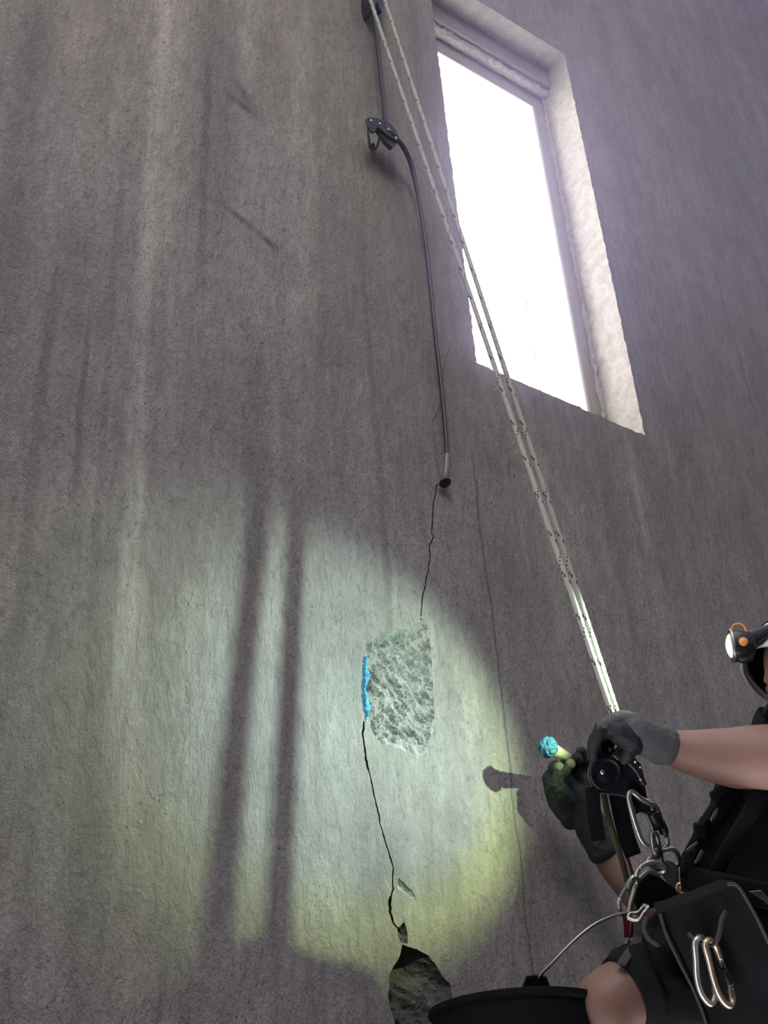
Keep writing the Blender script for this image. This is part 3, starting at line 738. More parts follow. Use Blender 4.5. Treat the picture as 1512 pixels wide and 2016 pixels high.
# upper clamp, partly out of the picture
clip2 = empty('cable_clamp', W(738, 5, WY), 'black clamp at the very top edge where the cable comes into view', 'clamp')
wplate('front_plate', [(726,-60),(750,-70),(756,-20),(751,-4),(756,8),(751,17),(748,28),(743,20),(740,8),(736,14),(730,20),(726,6)], WY - 0.058, 22, M_BLKMETAL, clip2)
wplate('rear_plate', [(716,-60),(738,-64),(735,0),(730,30),(722,34),(717,16)], WY - 0.02, 38, M_BLKPLASTIC, clip2)  # dark block standing in for the clamp's soft shadow on the wall

# ================================================================ THE WORKER
D = 2.47
man = empty('person', P(1470, 1800, 2.42), 'rope worker in white helmet and black shirt sitting in a harness at the wall', 'person')
up = Vector((0, 0, 1))
hc = P(1602, 1338, 2.50)                           # middle of the helmet opening
fwd = Vector((-0.93, 0.30, -0.10)).normalized()    # where he faces: along the wall and towards it
side = up.cross(fwd).normalized(); hup = fwd.cross(side).normalized()
tiltq = Matrix.Rotation(math.radians(0), 3, side)
def H(f, s, u): return hc + fwd * f + side * s + hup * u
body = blob('body', [
    ('ell', H(-0.005, 0, 0.02), (fwd * 0.098, side * 0.076, hup * 0.11)),
    ('ell', H(0.03, 0, -0.055), (fwd * 0.060, side * 0.058, hup * 0.075)),
    ('ell', H(0.048, 0, -0.108), (fwd * 0.030, side * 0.034, hup * 0.024)),
    ('wchain', [(H(0.088, 0, 0.005), 9), (H(0.108, 0, -0.032), 11)]),
    ('wchain', [(H(0.082, 0.03, 0.016), 11), (H(0.082, -0.03, 0.016), 11)]),
    ('wchain', [(H(0.078, 0.018, -0.066), 8), (H(0.086, 0, -0.066), 9), (H(0.078, -0.018, -0.066), 8)]),
    ('ell', H(-0.008, 0.076, -0.015), (fwd * 0.018, side * 0.010, hup * 0.032)),
    ('ell', H(-0.008, -0.076, -0.015), (fwd * 0.018, side * 0.010, hup * 0.032)),
    ('wchain', [(H(-0.025, 0, -0.06), 56), (P(1570, 1455, 2.53), 60)]),
    ('chain', [(1570, 1460, 2.53, 90), (1560, 1560, 2.52, 100), (1530, 1660, 2.50, 96), (1480, 1790, 2.47, 98)]),
    ('chain', [(1590, 1475, 2.38, 54), (1580, 1480, 2.66, 54)]),
    # near arm
    ('chain', [(1640, 1486, 2.35, 64), (1540, 1492, 2.37, 62), (1500, 1490, 2.385, 61), (1450, 1492, 2.40, 58), (1400, 1487, 2.41, 51), (1355, 1480, 2.42, 42), (1318, 1472, 2.425, 34), (1270, 1452, 2.43, 28)]),
    # far arm
    ('chain', [(1575, 1480, 2.68, 56), (1440, 1690, 2.76, 48), (1310, 1796, 2.78, 43), (1262, 1762, 2.81, 43), (1212, 1704, 2.86, 39), (1168, 1640, 2.89, 31), (1140, 1600, 2.90, 28)]),
    # thighs, knees, shins
    ('chain', [(1480, 1860, 2.46, 92), (1340, 1920, 2.38, 82), (1215, 1964, 2.30, 62), (1196, 1978, 2.29, 60), (1185, 2150, 2.32, 54), (1200, 2400, 2.36, 40)]),
    ('chain', [(1470, 1860, 2.62, 90), (1380, 1970, 2.60, 74), (1300, 2100, 2.58, 60), (1300, 2400, 2.56, 42)]),
], M_SKIN, man, 0.006, 7)
for s in (0.03, -0.03):
    disc('eye', H(0.083, s, -0.004), fwd, 11, 10, simple("eye", (0.10, 0.08, 0.07), 0.3), man, [(0, -9), (7, -7), (11, 0), (7, 7), (0, 9)], 18)
shirt = blob('shirt', [
    ('chain', [(1572, 1448, 2.53, 74), (1570, 1475, 2.53, 98), (1545, 1560, 2.52, 128), (1520, 1640, 2.50, 124), (1480, 1740, 2.46, 122), (1470, 1775, 2.45, 122)]),
    ('chain', [(1445, 1585, 2.47, 34), (1420, 1640, 2.46, 44), (1400, 1690, 2.45, 48), (1400, 1720, 2.45, 46)]),
    ('chain', [(1585, 1475, 2.36, 70), (1575, 1480, 2.68, 70)]),
    ('chain', [(1640, 1490, 2.35, 66), (1590, 1500, 2.36, 62)]),
    ('chain', [(1575, 1480, 2.68, 68), (1510, 1580, 2.70, 60)]),
], M_SHIRT, man, 0.006, 5, 0.005, 9, (1, 1, 0.5))
trousers = blob('trousers', [
    ('chain', [(1475, 1775, 2.45, 122), (1485, 1850, 2.44, 122)]),
    ('chain', [(1480, 1860, 2.46, 112), (1400, 1888, 2.42, 104), (1340, 1918, 2.38, 94), (1270, 1940, 2.33, 80)]),
    ('chain', [(1470, 1860, 2.62, 104), (1380, 1970, 2.60, 88), (1340, 2030, 2.59, 78)]),
    ('chain', [(1470, 1800, 2.47, 90), (1336, 1814, 2.47, 44), (1310, 1850, 2.45, 46)]),
], M_TROUS, man, 0.006, 5, 0.005, 9, (0.6, 1, 1))
# dark elastic band closing the trouser leg above the bare knee
kb = tube('trouser_band', [(1262, 1942, 2.322, 78), (1240, 1952, 2.312, 71), (1228, 1958, 2.306, 67)], M_WEB, man, 3, 40)
kb['label'] = 'dark elastic hem band above the bare knee'

# gloves -------------------------------------------------------------------
gl_near = blob('glove', [
    ('chain', [(1306, 1468, 2.416, 37), (1275, 1455, 2.404, 35), (1250, 1445, 2.398, 35)]),
    ('chain', [(1250, 1430, 2.405, 26), (1222, 1424, 2.41, 25), (1212, 1426, 2.42, 22)]),
    ('chain', [(1212, 1420, 2.395, 14), (1188, 1430, 2.385, 13)]),
], M_KNIT, man, 0.003, 5, 0.0012, 30)
gl_near['label'] = 'grey knitted glove on the raised near hand'
fing = [
    ('chain', [(1225, 1440, 2.415, 23), (1205, 1438, 2.41, 18)]),
    ('chain', [(1262, 1466, 2.392, 19), (1244, 1456, 2.383, 24), (1222, 1444, 2.382, 23), (1204, 1434, 2.388, 18)]),
    ('chain', [(1202, 1428, 2.395, 12.5), (1181, 1441, 2.38, 12), (1168, 1464, 2.385, 11.5), (1166, 1490, 2.40, 10.5)]),
    ('chain', [(1204, 1424, 2.42, 12.5), (1183, 1432, 2.41, 12), (1170, 1458, 2.41, 11.5), (1172, 1484, 2.42, 10.5)]),
    ('chain', [(1208, 1428, 2.43, 12), (1192, 1440, 2.432, 11.5), (1187, 1466, 2.435, 11), (1192, 1490, 2.44, 10)]),
    ('chain', [(1214, 1434, 2.435, 11), (1206, 1450, 2.44, 10.5), (1200, 1468, 2.45, 9.5), (1202, 1484, 2.455, 9)]),
    ('chain', [(1250, 1462, 2.385, 17), (1243, 1474, 2.38, 14), (1237, 1486, 2.38, 12.5), (1230, 1494, 2.385, 11.5)]),
]
cf = blob('glove_fingers', fing, M_COAT, man, 0.0026, 4, 0.0008, 40)
cf['label'] = 'dark rubber-coated fingers of the near glove'
tube('glove_cuff', [(1316, 1471, 2.425, 35.5), (1302, 1466, 2.425, 38.5), (1292, 1462, 2.427, 37)], M_KNIT, man, 4, 36)

gl_far = blob('glove', [
    ('chain', [(1190, 1670, 2.87, 40), (1168, 1632, 2.885, 38), (1144, 1596, 2.895, 36), (1130, 1572, 2.90, 38)]),
    ('chain', [(1104, 1548, 2.905, 35), (1124, 1590, 2.90, 37)]),
    ('chain', [(1088, 1536, 2.92, 24), (1102, 1576, 2.915, 27), (1126, 1610, 2.905, 27)]),
    ('chain', [(1150, 1545, 2.92, 28), (1148, 1590, 2.90, 34)]),
    ('chain', [(1090, 1542, 2.92, 20), (1088, 1522, 2.925, 14), (1092, 1508, 2.90, 12.5), (1099, 1512, 2.865, 12)]),
    ('chain', [(1112, 1538, 2.92, 18), (1112, 1510, 2.94, 13.5), (1117, 1497, 2.91, 12.5), (1121, 1505, 2.87, 12)]),
    ('chain', [(1134, 1536, 2.93, 17), (1136, 1506, 2.94, 13), (1137, 1492, 2.92, 12), (1136, 1494, 2.885, 11)]),
    ('chain', [(1152, 1538, 2.93, 15), (1153, 1507, 2.94, 12.5), (1149, 1488, 2.93, 12), (1144, 1480, 2.91, 11)]),
    ('chain', [(1112, 1572, 2.87, 22), (1094, 1545, 2.855, 17), (1100, 1526, 2.85, 13), (1114, 1516, 2.85, 12)]),
], M_GGLOVE, man, 0.0028, 3, 0.0022, 30)
gl_far['label'] = 'dark green-grey glove on the far hand by the wall'
tube('fingertip', [(1099, 1512, 2.86, 11), (1101, 1510, 2.85, 11.5), (1102, 1509, 2.843, 8)], M_TIP, gl_far, 4, 18)
tube('fingertip', [(1121, 1505, 2.862, 11), (1123, 1504, 2.852, 11.5), (1124, 1503, 2.845, 8)], M_TIP, gl_far, 4, 18)

# helmet -------------------------------------------------------------------
hf = Vector((-0.84, 0.38, 0.28)).normalized()      # front of the rim, head tipped a little back
hs = up.cross(hf).normalized(); hu = hf.cross(hs).normalized()
hh = P(1602, 1338, 2.50)
def HP(th, ph, g=0.0):
    """shell point: th round the head (0 = front), ph from the rim (0) to the crown (pi/2)"""
    rf, rs, ru = 0.132 + g, 0.108 + g, 0.135 + g
    dip = 0.012 * math.cos(2 * th) * math.cos(ph)
    fl = 1.0 + 0.06 * max(0, 1 - ph / 0.22) ** 2 * (1 if math.cos(th) > -0.2 else 0.4)
    return hh + hf * (rf * math.cos(th) * math.cos(ph) * fl) + hs * (rs * math.sin(th) * math.cos(ph) * fl) + hu * (ru * math.sin(ph) + dip)
def dome(name, g, mat, parent, p0=0.0, p1=math.pi / 2, nth=56, nph=18, t0=0, t1=2 * math.pi):
    vs = [HP(t0 + (t1 - t0) * i / nth, p0 + (p1 - p0) * j / nph, g) for j in range(nph + 1) for i in range(nth + 1)]
    fs = [(j * (nth + 1) + i, j * (nth + 1) + i + 1, (j + 1) * (nth + 1) + i + 1, (j + 1) * (nth + 1) + i) for j in range(nph) for i in range(nth)]
    return mesh_obj(name, vs, fs, mat, parent)
hel = empty('helmet', HP(0, 0.1), None)
attach(hel, man)
hsz = dome('helmet_shell', 0.0, M_HELM, man)
so = hsz.modifiers.new('s', 'SOLIDIFY'); so.thickness = 0.004; so.offset = 0
COL.objects.unlink(hel); bpy.data.objects.remove(hel)
dome('helmet_lining', -0.008, M_INNER, hsz, 0.04)
v, f = tube_data([(HP(2 * math.pi * i / 64, 0.0), 0.0032) for i in range(64)], 8, True)
mesh_obj('helmet_rim', v, f, M_HELM, hsz)
# lamp strap round the shell
st = dome('helmet_strap', 0.004, M_WEB, hsz, 0.60, 0.70, 64, 3)
so = st.modifiers.new('s', 'SOLIDIFY'); so.thickness = 0.003
chin = tube('chin_strap', [(1530, 1350, 2.42, 9), (1516, 1385, 2.42, 9), (1505, 1405, 2.43, 9), (1520, 1420, 2.45, 9)], M_WEB, man, 6, 10, flat=(1, .25), up=AX_F)
tube('collar', [(1500, 1400, 2.50, 10), (1497, 1425, 2.46, 14), (1530, 1440, 2.43, 14), (1600, 1436, 2.45, 14)], M_SHIRT, man, 6, 14)

# headlamp -------------------------------------------------------------------
lf = (AX_R * -0.95 + AX_D * 0.10 + AX_F * 0.12).normalized()     # the lamp's housing, tilted down on its hinge
ls = up.cross(lf).normalized(); lu = lf.cross(ls).normalized()
lc = P(1446, 1271, 2.475)
hlamp = empty('headlamp', lc, 'lit black and orange headlamp on the front of the white helmet', 'headlamp')
def oval_loft(name, secs, mat, parent, seg=28, cap=True, sq=0.75):
    """secs: (forward, width, height, rise) in mm along the lamp's axis"""
    vs = []; fs = []
    for (a, w_, h_, r_) in secs:
        for k in range(seg):
            t = 2 * math.pi * k / seg; c, s = math.cos(t), math.sin(t)
            c = math.copysign(abs(c) ** sq, c); s = math.copysign(abs(s) ** sq, s)
            vs.append(lc + lf * (a / 1000) + ls * (c * w_ / 1000) + lu * ((s * h_ + r_) / 1000))
    for i in range(len(secs) - 1):
        for k in range(seg): fs.append((i * seg + k, i * seg + (k + 1) % seg, (i + 1) * seg + (k + 1) % seg, (i + 1) * seg + k))
    if cap: fs.append(tuple(range(seg))[::-1]); fs.append(tuple((len(secs) - 1) * seg + k for k in range(seg)))
    o = mesh_obj(name, vs, fs, mat, parent)
    bm = bmesh.new(); bm.from_mesh(o.data); bmesh.ops.recalc_face_normals(bm, faces=bm.faces); bm.to_mesh(o.data); bm.free()
    return smooth_angle(o, 50)
oval_loft('housing', [(-38, 20, 18, 2), (-34, 25, 24, 0), (-14, 28, 30, 0), (2, 28, 31, 0), (8, 27, 29, 0), (8, 22, 24, 0), (4, 21, 23, 0)], M_BLKPLASTIC, hlamp)
oval_loft('lens', [(3, 21, 23, 0), (10, 18.5, 21, 0), (14, 12, 14, 0), (16, 5, 6, 0), (16.4, 1, 1, 0)], M_LENS, hlamp)
oval_loft('lens_ring', [(2, 28.6, 31.6, 0), (5, 29, 32, 0), (7, 28, 31, 0), (7.5, 25, 27.5, 0)], M_DSTEEL, hlamp, cap=False)
oval_loft('bracket', [(-90, 6, 9, 34), (-70, 9, 12, 26), (-48, 14, 17, 14), (-30, 17, 20, 7)], M_BLKPLASTIC, hlamp)
oval_loft('knob', [(-30, 10, 8, -26), (-8, 10, 9, -29), (-2, 8, 7, -27)], M_BLKPLASTIC, hlamp)
bt = lc - ls * 0.026 - lf * 0.022
for s in (1, -1):
    c_ = lc + ls * (0.0262 * s) - lf * 0.014 - lu * 0.006
    mm = disc('button', c_, ls * s, 9, 5, M_ORANGE, hlamp, [(0, -3), (8, -3), (9.5, 0), (8, 3), (0, 3.4)], 24)
near_ = ls if ls.dot(AX_F) < 0 else -ls          # the cheek that shows
ring_pts = [(lc + near_ * 0.022 + lf * (-0.010 + 0.013 * math.cos(a)) + lu * (0.021 + 0.014 * math.sin(a)), 1.9) for a in [2 * math.pi * k / 16 for k in range(16)]]
o = wtube('tilt_ring', ring_pts, M_ORANGE, hlamp, 3, 10, True)

# harness -------------------------------------------------------------------
WEBUP = None
def strap(name, pts, w_, mat, parent, th=0.16, up_=None):
    return tube(name, [(a, b, c, w_) for a, b, c in pts], mat, parent, 6, 12, flat=(1, th), up=up_ if up_ is not None else AX_R)
strap('chest_strap', [(1448, 1555, 2.43), (1420, 1590, 2.42), (1392, 1640, 2.42), (1372, 1690, 2.42), (1352, 1730, 2.42)], 15, M_WEB, man, 0.5)
strap('chest_strap', [(1500, 1555, 2.38), (1470, 1610, 2.35), (1430, 1680, 2.35), (1400, 1735, 2.37)], 15, M_WEB, man, 0.3)
strap('waist_belt', [(1346, 1722, 2.44), (1385, 1735, 2.38), (1430, 1745, 2.34), (1500, 1762, 2.33), (1560, 1775, 2.35)], 24, M_WEB, man, 0.35, AX_D)
strap('leg_loop', [(1322, 1780, 2.40), (1345, 1850, 2.34), (1380, 1930, 2.30), (1430, 2020, 2.30)], 22, M_WEB, man, 0.25)
for pts in ([(1398, 1612), (1404, 1600), (1412, 1590), (1414, 1598), (1408, 1610), (1400, 1618)], [(1350, 1672), (1372, 1656), (1374, 1662), (1356, 1678)], [(1366, 1698), (1372, 1688), (1380, 1672), (1386, 1676), (1381, 1690), (1370, 1702)], [(1373, 1715), (1402, 1716), (1402, 1722), (1376, 1724)]):
    plate('buckle', pts, 2.385, 4, M_DSTEEL, man)
plate('buckle', [(1474, 1755), (1498, 1752), (1512, 1768), (1530, 1785), (1516, 1786), (1502, 1772), (1488, 1764)], 2.30, 4, M_DSTEEL, man)
for pts in ([(1398, 1562), (1424, 1546), (1436, 1552), (1412, 1576), (1401, 1576)], [(1366, 1622), (1388, 1618), (1390, 1650), (1368, 1652)], [(1344, 1684), (1352, 1672), (1372, 1672), (1362, 1712), (1340, 1712)]):
    plate('strap_keeper', pts, 2.41, 22, M_WEB, man, 0.003)

# ================================================================ HARDWARE IN FRONT OF HIM
dev = empty('rope_descender', P(1200, 1530, 2.40), 'black rope descender with a round cheek held under the near glove', 'descender')
plate('side_plate', [(1168,1492),(1185,1482),(1215,1480),(1240,1484),(1252,1500),(1262,1520),(1270,1550),(1276,1582),(1268,1590),(1252,1596),(1236,1570),(1210,1566),(1180,1562),(1164,1548),(1158,1520)], 2.425, 8, M_BLKMETAL, dev, 0.003)
plate('rear_plate', [(1176,1488),(1212,1476),(1246,1486),(1262,1515),(1272,1560),(1262,1600),(1246,1590),(1215,1566),(1180,1560)], 2.455, 6, M_BLKMETAL, dev, 0.002)
plate('handle', [(1204,1486),(1222,1462),(1230,1466),(1236,1480),(1248,1490),(1262,1505),(1268,1530),(1274,1545),(1264,1546),(1250,1520),(1232,1500),(1214,1496)], 2.40, 12, M_BLKPLASTIC, dev, 0.003)
pc = P(1192, 1522, 2.405)
disc('pulley_cheek', pc, -AX_F + AX_R * 0.25, 35, 14, M_BLKMETAL, dev, [(0, -8), (30, -8), (34, -5), (34, 2), (31, 5), (27, 5.5), (26, 4), (16, 4.5), (14, 6), (0, 6)])
disc('axle_pin', P(1186, 1520, 2.396), -AX_F + AX_R * 0.25, 5, 5, M_STEEL, dev, [(0, -3), (4.6, -3), (5, 0), (4, 2.6), (0, 3)], 18)
for (x, y, r) in ((1251, 1499, 3), (1261, 1510, 2.5), (1261, 1534, 2.5)):
    disc('rivet', P(x, y, 2.392), -AX_F, r, 4, M_STEEL, dev, None, 14)
plate('lower_lug', [(1240,1560),(1262,1552),(1276,1575),(1282,1596),(1272,1604),(1258,1598),(1248,1606),(1244,1585)], 2.43, 12, M_BLKMETAL, dev, 0.003)

def hang(name, pts, w_, mat, label, cat, th=0.16, group=None):
    o = strap(name, pts, w_, mat, None, th); return props(o, label, cat, group)
hang('webbing_strap', [(1166, 1550, 2.41), (1168, 1590, 2.41), (1173, 1625, 2.41), (1178, 1654, 2.41)], 14, M_WEB, 'short black webbing strap hanging below the left of the descender', 'strap', 0.22)
hang('webbing_strap', [(1214, 1560, 2.45), (1224, 1610, 2.45), (1236, 1655, 2.45), (1247, 1684, 2.45)], 16, M_WEB, 'wide black webbing strap hanging from the middle of the descender', 'strap', 0.2)
M_BROWN = simple('brown_rope_sheath', (0.12, 0.10, 0.065), 0.85, 0, 0.5, 180, 0.6)
o = tube('slack_rope', [(1188, 1560, 2.44, 6), (1196, 1600, 2.44, 6), (1210, 1650, 2.45, 6), (1226, 1700, 2.46, 6), (1240, 1750, 2.47, 6), (1262, 1800, 2.48, 6)], M_BROWN, None, 8, 12)
props(o, 'dull brown rope coming out under the descender towards the lap', 'rope')
o = tube('slack_rope', [(1200, 1564, 2.46, 4.5), (1212, 1610, 2.46, 4.5), (1226, 1660, 2.47, 4.5), (1240, 1706, 2.48, 4.5), (1252, 1750, 2.49, 4.5)], M_ROPE, None, 8, 12)
props(o, 'thin pale rope beside the dull brown one under the descender', 'rope')

def carabiner(label, pts, r, mat, gate=None, sleeve=None, group=None, gmat=None, smat=None, name='carabiner'):
    """pts: closed run of (px, py, depth); gate = (i, j) indices between which the thinner gate runs; sleeve = ((a),(b), radius)"""
    c = [P(*p) for p in pts]; e = empty(name, c[0], label, 'carabiner', group)
    n_ = len(pts)
    if gate is None:
        tube('frame', [p + (r,) for p in pts], mat, e, 6, 12, True)
    else:
        i, j = gate; run = [pts[(j + k) % n_] for k in range((i - j) % n_ + 1)]
        tube('frame', [p + (r,) for p in run], mat, e, 6, 12)
        g_ = [pts[(i + k) % n_] for k in range((j - i) % n_ + 1)]
        tube('gate', [p + (r * 0.8,) for p in g_], gmat or mat, e, 4, 10)
    if sleeve:
        a, b, rr = sleeve; tube('lock_sleeve', [a + (rr * .9,), tuple((a[k] * .9 + b[k] * .1) for k in range(3)) + (rr,), tuple((a[k] * .1 + b[k] * .9) for k in range(3)) + (rr,), b + (rr * .9,)], smat or M_BLKPLASTIC, e, 2, 16)
    return e
carabiner('large steel locking carabiner under the descender with a dark screw sleeve', [(1238,1566,2.41),(1244,1558,2.41),(1262,1572,2.415),(1284,1584,2.425),(1298,1606,2.43),(1306,1630,2.43),(1312,1650,2.43),(1313,1662,2.425),(1300,1674,2.42),(1282,1670,2.41),(1264,1655,2.405),(1252,1625,2.405),(1242,1590,2.405)], 5.2, M_STEEL, (3, 6), ((1284,1600,2.42),(1298,1630,2.42),11), gmat=M_DSTEEL)
carabiner('second steel carabiner linked behind the large locking carabiner', [(1270,1580,2.46),(1282,1578,2.46),(1296,1594,2.46),(1306,1622,2.46),(1314,1648,2.46),(1310,1662,2.46),(1298,1668,2.45),(1290,1650,2.45),(1282,1620,2.45),(1270,1595,2.455)], 4.5, M_DSTEEL, (2, 4), ((1299,1616,2.45),(1308,1640,2.45),9))
sh = empty('chain_link', P(1292, 1670, 2.40), 'dark narrow steel link hanging upright in the large carabiner', 'link')
tube('link_body', [(1284,1640,2.40,5),(1292,1644,2.405,5),(1298,1670,2.41,5),(1303,1700,2.42,5),(1302,1712,2.42,5),(1292,1708,2.415,5),(1289,1685,2.405,5),(1284,1655,2.40,5)], M_DSTEEL, sh, 6, 12, True)
tube('link_nut', [(1288,1668,2.402,8),(1292,1688,2.406,8)], M_DSTEEL, sh, 2, 6)
carabiner('rounded steel ring between the dark link and the chest harness', [(1290,1682,2.42),(1312,1672,2.42),(1328,1674,2.425),(1337,1690,2.43),(1334,1702,2.43),(1318,1712,2.425),(1298,1708,2.415),(1276,1700,2.41),(1280,1688,2.41)], 4.6, M_STEEL, name='harness_ring')
carabiner('pale curved carabiner above the small black pouch', [(1310,1712,2.40),(1294,1698,2.395),(1276,1698,2.39),(1260,1708,2.39),(1252,1724,2.39),(1258,1732,2.40),(1268,1722,2.40),(1280,1714,2.40),(1296,1720,2.405)], 5.0, M_STEEL, (3, 5))
carabiner('steel carabiner hanging left of the small black pouch', [(1248,1726,2.39),(1240,1736,2.385),(1230,1752,2.385),(1221,1768,2.385),(1219,1786,2.385),(1226,1800,2.39),(1238,1798,2.395),(1242,1778,2.395),(1248,1756,2.395),(1254,1736,2.395)], 4.8, M_STEEL, (1, 3), ((1244,1732,2.386),(1236,1748,2.385),7), gmat=M_DSTEEL, smat=M_DSTEEL)
carabiner('small steel hook carabiner under the black pouch beside the bucket handle', [(1276,1786,2.34),(1268,1796,2.34),(1259,1810,2.34),(1248,1812,2.345),(1236,1808,2.35),(1240,1798,2.36),(1256,1796,2.36),(1268,1782,2.36)], 3.6, M_STEEL, (4, 7))
pouch = plate('pouch', [(1246,1738),(1272,1716),(1286,1718),(1300,1728),(1318,1742),(1334,1752),(1336,1766),(1310,1776),(1284,1784),(1258,1792),(1248,1776),(1244,1756)], 2.43, 34, M_WEB, None, 0.010)
props(pouch, 'small plain black pouch behind the steel carabiners at his waist', 'pouch')
o = plate('pouch', [(1302,1700),(1318,1694),(1334,1704),(1336,1735),(1326,1750),(1306,1728)], 2.41, 20, M_GREYWEB, None, 0.006)
M_DGREY = simple('dark_grey_cloth', (0.05, 0.05, 0.045), 0.85, 0, 0.3, 60, 0.5)
o.data.materials[0] = M_DGREY; props(o, 'small dark grey cloth pad at the waist between harness ring and black pouch', 'pad')
o = hang('webbing_strap', [(1234, 1800, 2.37), (1237, 1820, 2.37), (1238, 1845, 2.37)], 9, M_REDWEB, 'dark red webbing strap holding the bucket handle', 'strap', 0.3)
o = hang('webbing_strap', [(1254, 1806, 2.36), (1257, 1835, 2.35), (1252, 1858, 2.33), (1236, 1880, 2.30), (1224, 1898, 2.27)], 9, M_GREYWEB, 'grey webbing strap running from the hook carabiner down to the knee', 'strap', 0.3)
o = hang('webbing_strap', [(1272, 1806, 2.33), (1268, 1830, 2.31), (1278, 1850, 2.28), (1296, 1862, 2.25)], 4, M_GREYWEB, 'thin grey cord loop beside the tool bag', 'strap', 0.6)
o = tube('copper_hook', [(1340, 1740, 2.33, 3), (1334, 1742, 2.33, 3), (1334, 1752, 2.33, 3), (1340, 1758, 2.33, 3), (1348, 1760, 2.33, 3)], simple('copper_metal', (0.75, 0.45, 0.32), 0.35, 0.8), None, 5, 10)
props(o, 'tiny copper-coloured hook at the front of the waist belt', 'hook')

# tool bag with gear ---------------------------------------------------------
bag = empty('tool_bag', P(1400, 1760, 2.24), 'large black cloth tool bag hanging at the near hip', 'bag')
def soft_panel(name, pts, d, th, mat, parent, tilt=0.0, amp=0.006):
    """a sewn cloth body with slack in it"""
    o = plate(name, pts, d, th, mat, parent, 0.008, tilt)
    bm = bmesh.new(); bm.from_mesh(o.data)
    bmesh.ops.triangulate(bm, faces=[f for f in bm.faces if len(f.verts) > 4])
    for _ in range(4): bmesh.ops.subdivide_edges(bm, edges=[e for e in bm.edges if e.calc_length() > 0.02], cuts=1, use_grid_fill=True)
    bm.normal_update()
    for v in bm.verts:
        k = noise.fractal(v.co * 10, 0.8, 2, 3); v.co += v.normal * (k * amp)
    bm.to_mesh(o.data); bm.free()
    o.data.polygons.foreach_set('use_smooth', [True] * len(o.data.polygons)); smooth_angle(o, 60)
    return o
soft_panel('bag_body', [(1291,1786),(1330,1772),(1375,1756),(1425,1738),(1450,1742),(1472,1780),(1500,1830),(1530,1900),(1560,2000),(1590,2120),(1420,2120),(1400,2040),(1376,1970),(1345,1905),(1318,1850),(1300,1812)], 2.27, 60, M_TROUS, bag)
M_PIPE = simple('dark_grey_piping', (0.028, 0.028, 0.027), 0.7, 0, 0.2)
tube('piping', [(1300,1800,2.235,3.2),(1312,1840,2.235,3.2),(1338,1895,2.235,3.2),(1368,1955,2.235,3.2),(1392,2020,2.235,3.2),(1410,2100,2.235,3.2)], M_PIPE, bag, 6, 10)
tube('piping', [(1432,1740,2.235,3.2),(1452,1744,2.235,3.2),(1474,1778,2.235,3.2),(1500,1828,2.235,3.2),(1530,1895,2.235,3.2)], M_PIPE, bag, 6, 10)
tube('gear_loop', [(1428,1795,2.228,4),(1421,1810,2.212,4.5),(1415,1840,2.205,4.5),(1405,1858,2.205,4.5),(1385,1858,2.21,4.5),(1366,1848,2.22,4),(1356,1838,2.232,4)], M_PIPE, bag, 6, 10)
carabiner('silver carabiner hanging on the bag loop, left of the gold one', [(1373,1848,2.205),(1380,1846,2.215),(1386,1852,2.225),(1396,1885,2.225),(1402,1915,2.225),(1406,1945,2.225),(1408,1962,2.22),(1400,1976,2.212),(1390,1970,2.205),(1379,1952,2.20),(1372,1925,2.20),(1370,1890,2.20),(1368,1860,2.20)], 5.6, M_STEEL, (3, 5), None, 'carabiners on the tool bag', M_DSTEEL)
carabiner('gold-toned carabiner with a black screw sleeve hanging on the bag loop', [(1391,1853,2.195),(1398,1851,2.205),(1408,1862,2.215),(1418,1888,2.22),(1430,1920,2.22),(1438,1945,2.22),(1442,1968,2.215),(1437,1980,2.205),(1426,1974,2.195),(1414,1955,2.19),(1404,1925,2.19),(1396,1892,2.19),(1389,1865,2.19)], 5.6, M_GOLD, (3, 5), ((1423,1908,2.218),(1436,1938,2.218),9), 'carabiners on the tool bag', M_STEEL)

# ================================================================ HAND TOOL
tool = empty('resin_applicator', P(1112, 1490, 2.81), 'short pale applicator with a lumpy blue foam head held in the far glove', 'applicator')
t0, t1 = P(1078, 1471, 2.804), P(1124, 1494, 2.905)
ax = (t1 - t0).normalized()
hd = blob('foam_head', [('ell', t0, (AX_R * 0.020, AX_D * 0.022, AX_F * 0.018)), ('wchain', [(t0 + AX_D * .006, 15), (t0 + ax * 0.012, 16)])], M_TEAL, tool, 0.0016, 2, 0.0032, 70)
disc('shank', t0.lerp(t1, 0.5), ax, 14, 30, M_PALE, tool, [(0, -50), (14, -50), (15.5, -40), (14.5, -22), (13, 0), (12, 22), (10.5, 45), (6, 46), (0, 46)])
disc('end_cap', t1, ax, 8, 14, M_BLKPLASTIC, tool, [(0, -9), (9, -9), (8.4, 6), (5, 9), (0, 9)], 20)

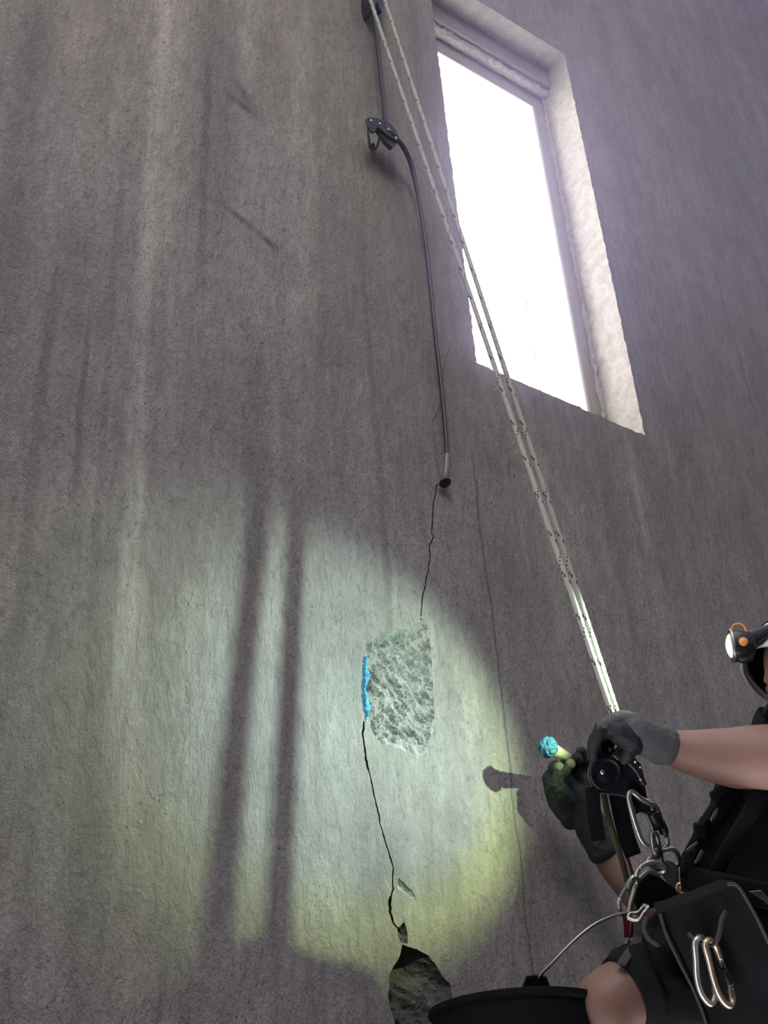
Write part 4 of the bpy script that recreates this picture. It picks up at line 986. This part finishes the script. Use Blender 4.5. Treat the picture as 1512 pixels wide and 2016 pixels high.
# ================================================================ BUCKET
bc = P(1016, 1980, 2.36)                           # middle of the bucket's mouth
bn = (Vector((0, 0, 1)) + AX_F * -0.02).normalized()
bkt = empty('bucket', bc - bn * 0.25, 'black rubber bucket hanging by its wire handle at the foot of the wall', 'bucket')
u_ = (AX_R - bn * AX_R.dot(bn)).normalized(); v_ = bn.cross(u_)
def bring(r, h, seg=64): return [bc + bn * h + u_ * (r * math.cos(2 * math.pi * k / seg)) + v_ * (r * math.sin(2 * math.pi * k / seg)) for k in range(seg)]
prof = [(0.158, 0.0), (0.163, -0.002), (0.163, -0.012), (0.157, -0.016), (0.150, -0.10), (0.138, -0.24), (0.128, -0.252), (0.0005, -0.252), (0.0005, -0.246), (0.130, -0.244), (0.146, -0.08), (0.153, -0.004), (0.158, 0.0)]
vs = []; fs = []
for r_, h_ in prof: vs += bring(r_, h_)
for i in range(len(prof) - 1):
    for k in range(64): fs.append((i * 64 + k, i * 64 + (k + 1) % 64, (i + 1) * 64 + (k + 1) % 64, (i + 1) * 64 + k))
bo = mesh_obj('bucket_body', vs, fs, M_BUCKET, bkt)
bm = bmesh.new(); bm.from_mesh(bo.data); bmesh.ops.remove_doubles(bm, verts=bm.verts, dist=1e-6); bmesh.ops.recalc_face_normals(bm, faces=bm.faces); bm.to_mesh(bo.data); bm.free(); smooth_angle(bo, 50)
plate('handle_lug', [(1026,1948),(1036,1920),(1048,1917),(1066,1919),(1076,1922),(1086,1950)], 2.30, 10, M_BLKPLASTIC, bkt, 0.002)
plate('handle_lug', [(1150,1975),(1158,1946),(1186,1946),(1196,1976)], 2.36, 10, M_BLKPLASTIC, bkt, 0.002)
M_WIRE = simple('galvanised_wire', (0.34, 0.32, 0.28), 0.35, 0.8, 0.2)
tube('wire_handle', [(1057,1932,2.30,3),(1066,1918,2.295,3),(1090,1893,2.30,3),(1130,1852,2.32,3),(1170,1820,2.34,3),(1210,1802,2.36,3),(1234,1798,2.37,3),(1242,1806,2.37,3),(1238,1845,2.37,3),(1222,1885,2.37,3),(1200,1920,2.365,3),(1176,1955,2.36,3)], M_WIRE, bkt, 8, 12)

# ================================================================ HAZE VOLUME ADDED TO IMITATE LENS GLARE ROUND THE WINDOW
q = NT('glare_haze'); q.t.nodes.remove(q.b)
vs_ = q.t.nodes.new('ShaderNodeVolumeScatter'); vs_.inputs['Color'].default_value = (0.66, 0.58, 1.0, 1); vs_.inputs['Density'].default_value = 0.10; vs_.inputs['Anisotropy'].default_value = 0.87
q.link(vs_.outputs[0], q.t.nodes['Material Output'].inputs['Volume'])
hz = box('glare_volume', (1.1, 1.0, 1.80), (2.85, WY - 0.12, 4.5), q.m)
props(hz, kind='stuff')
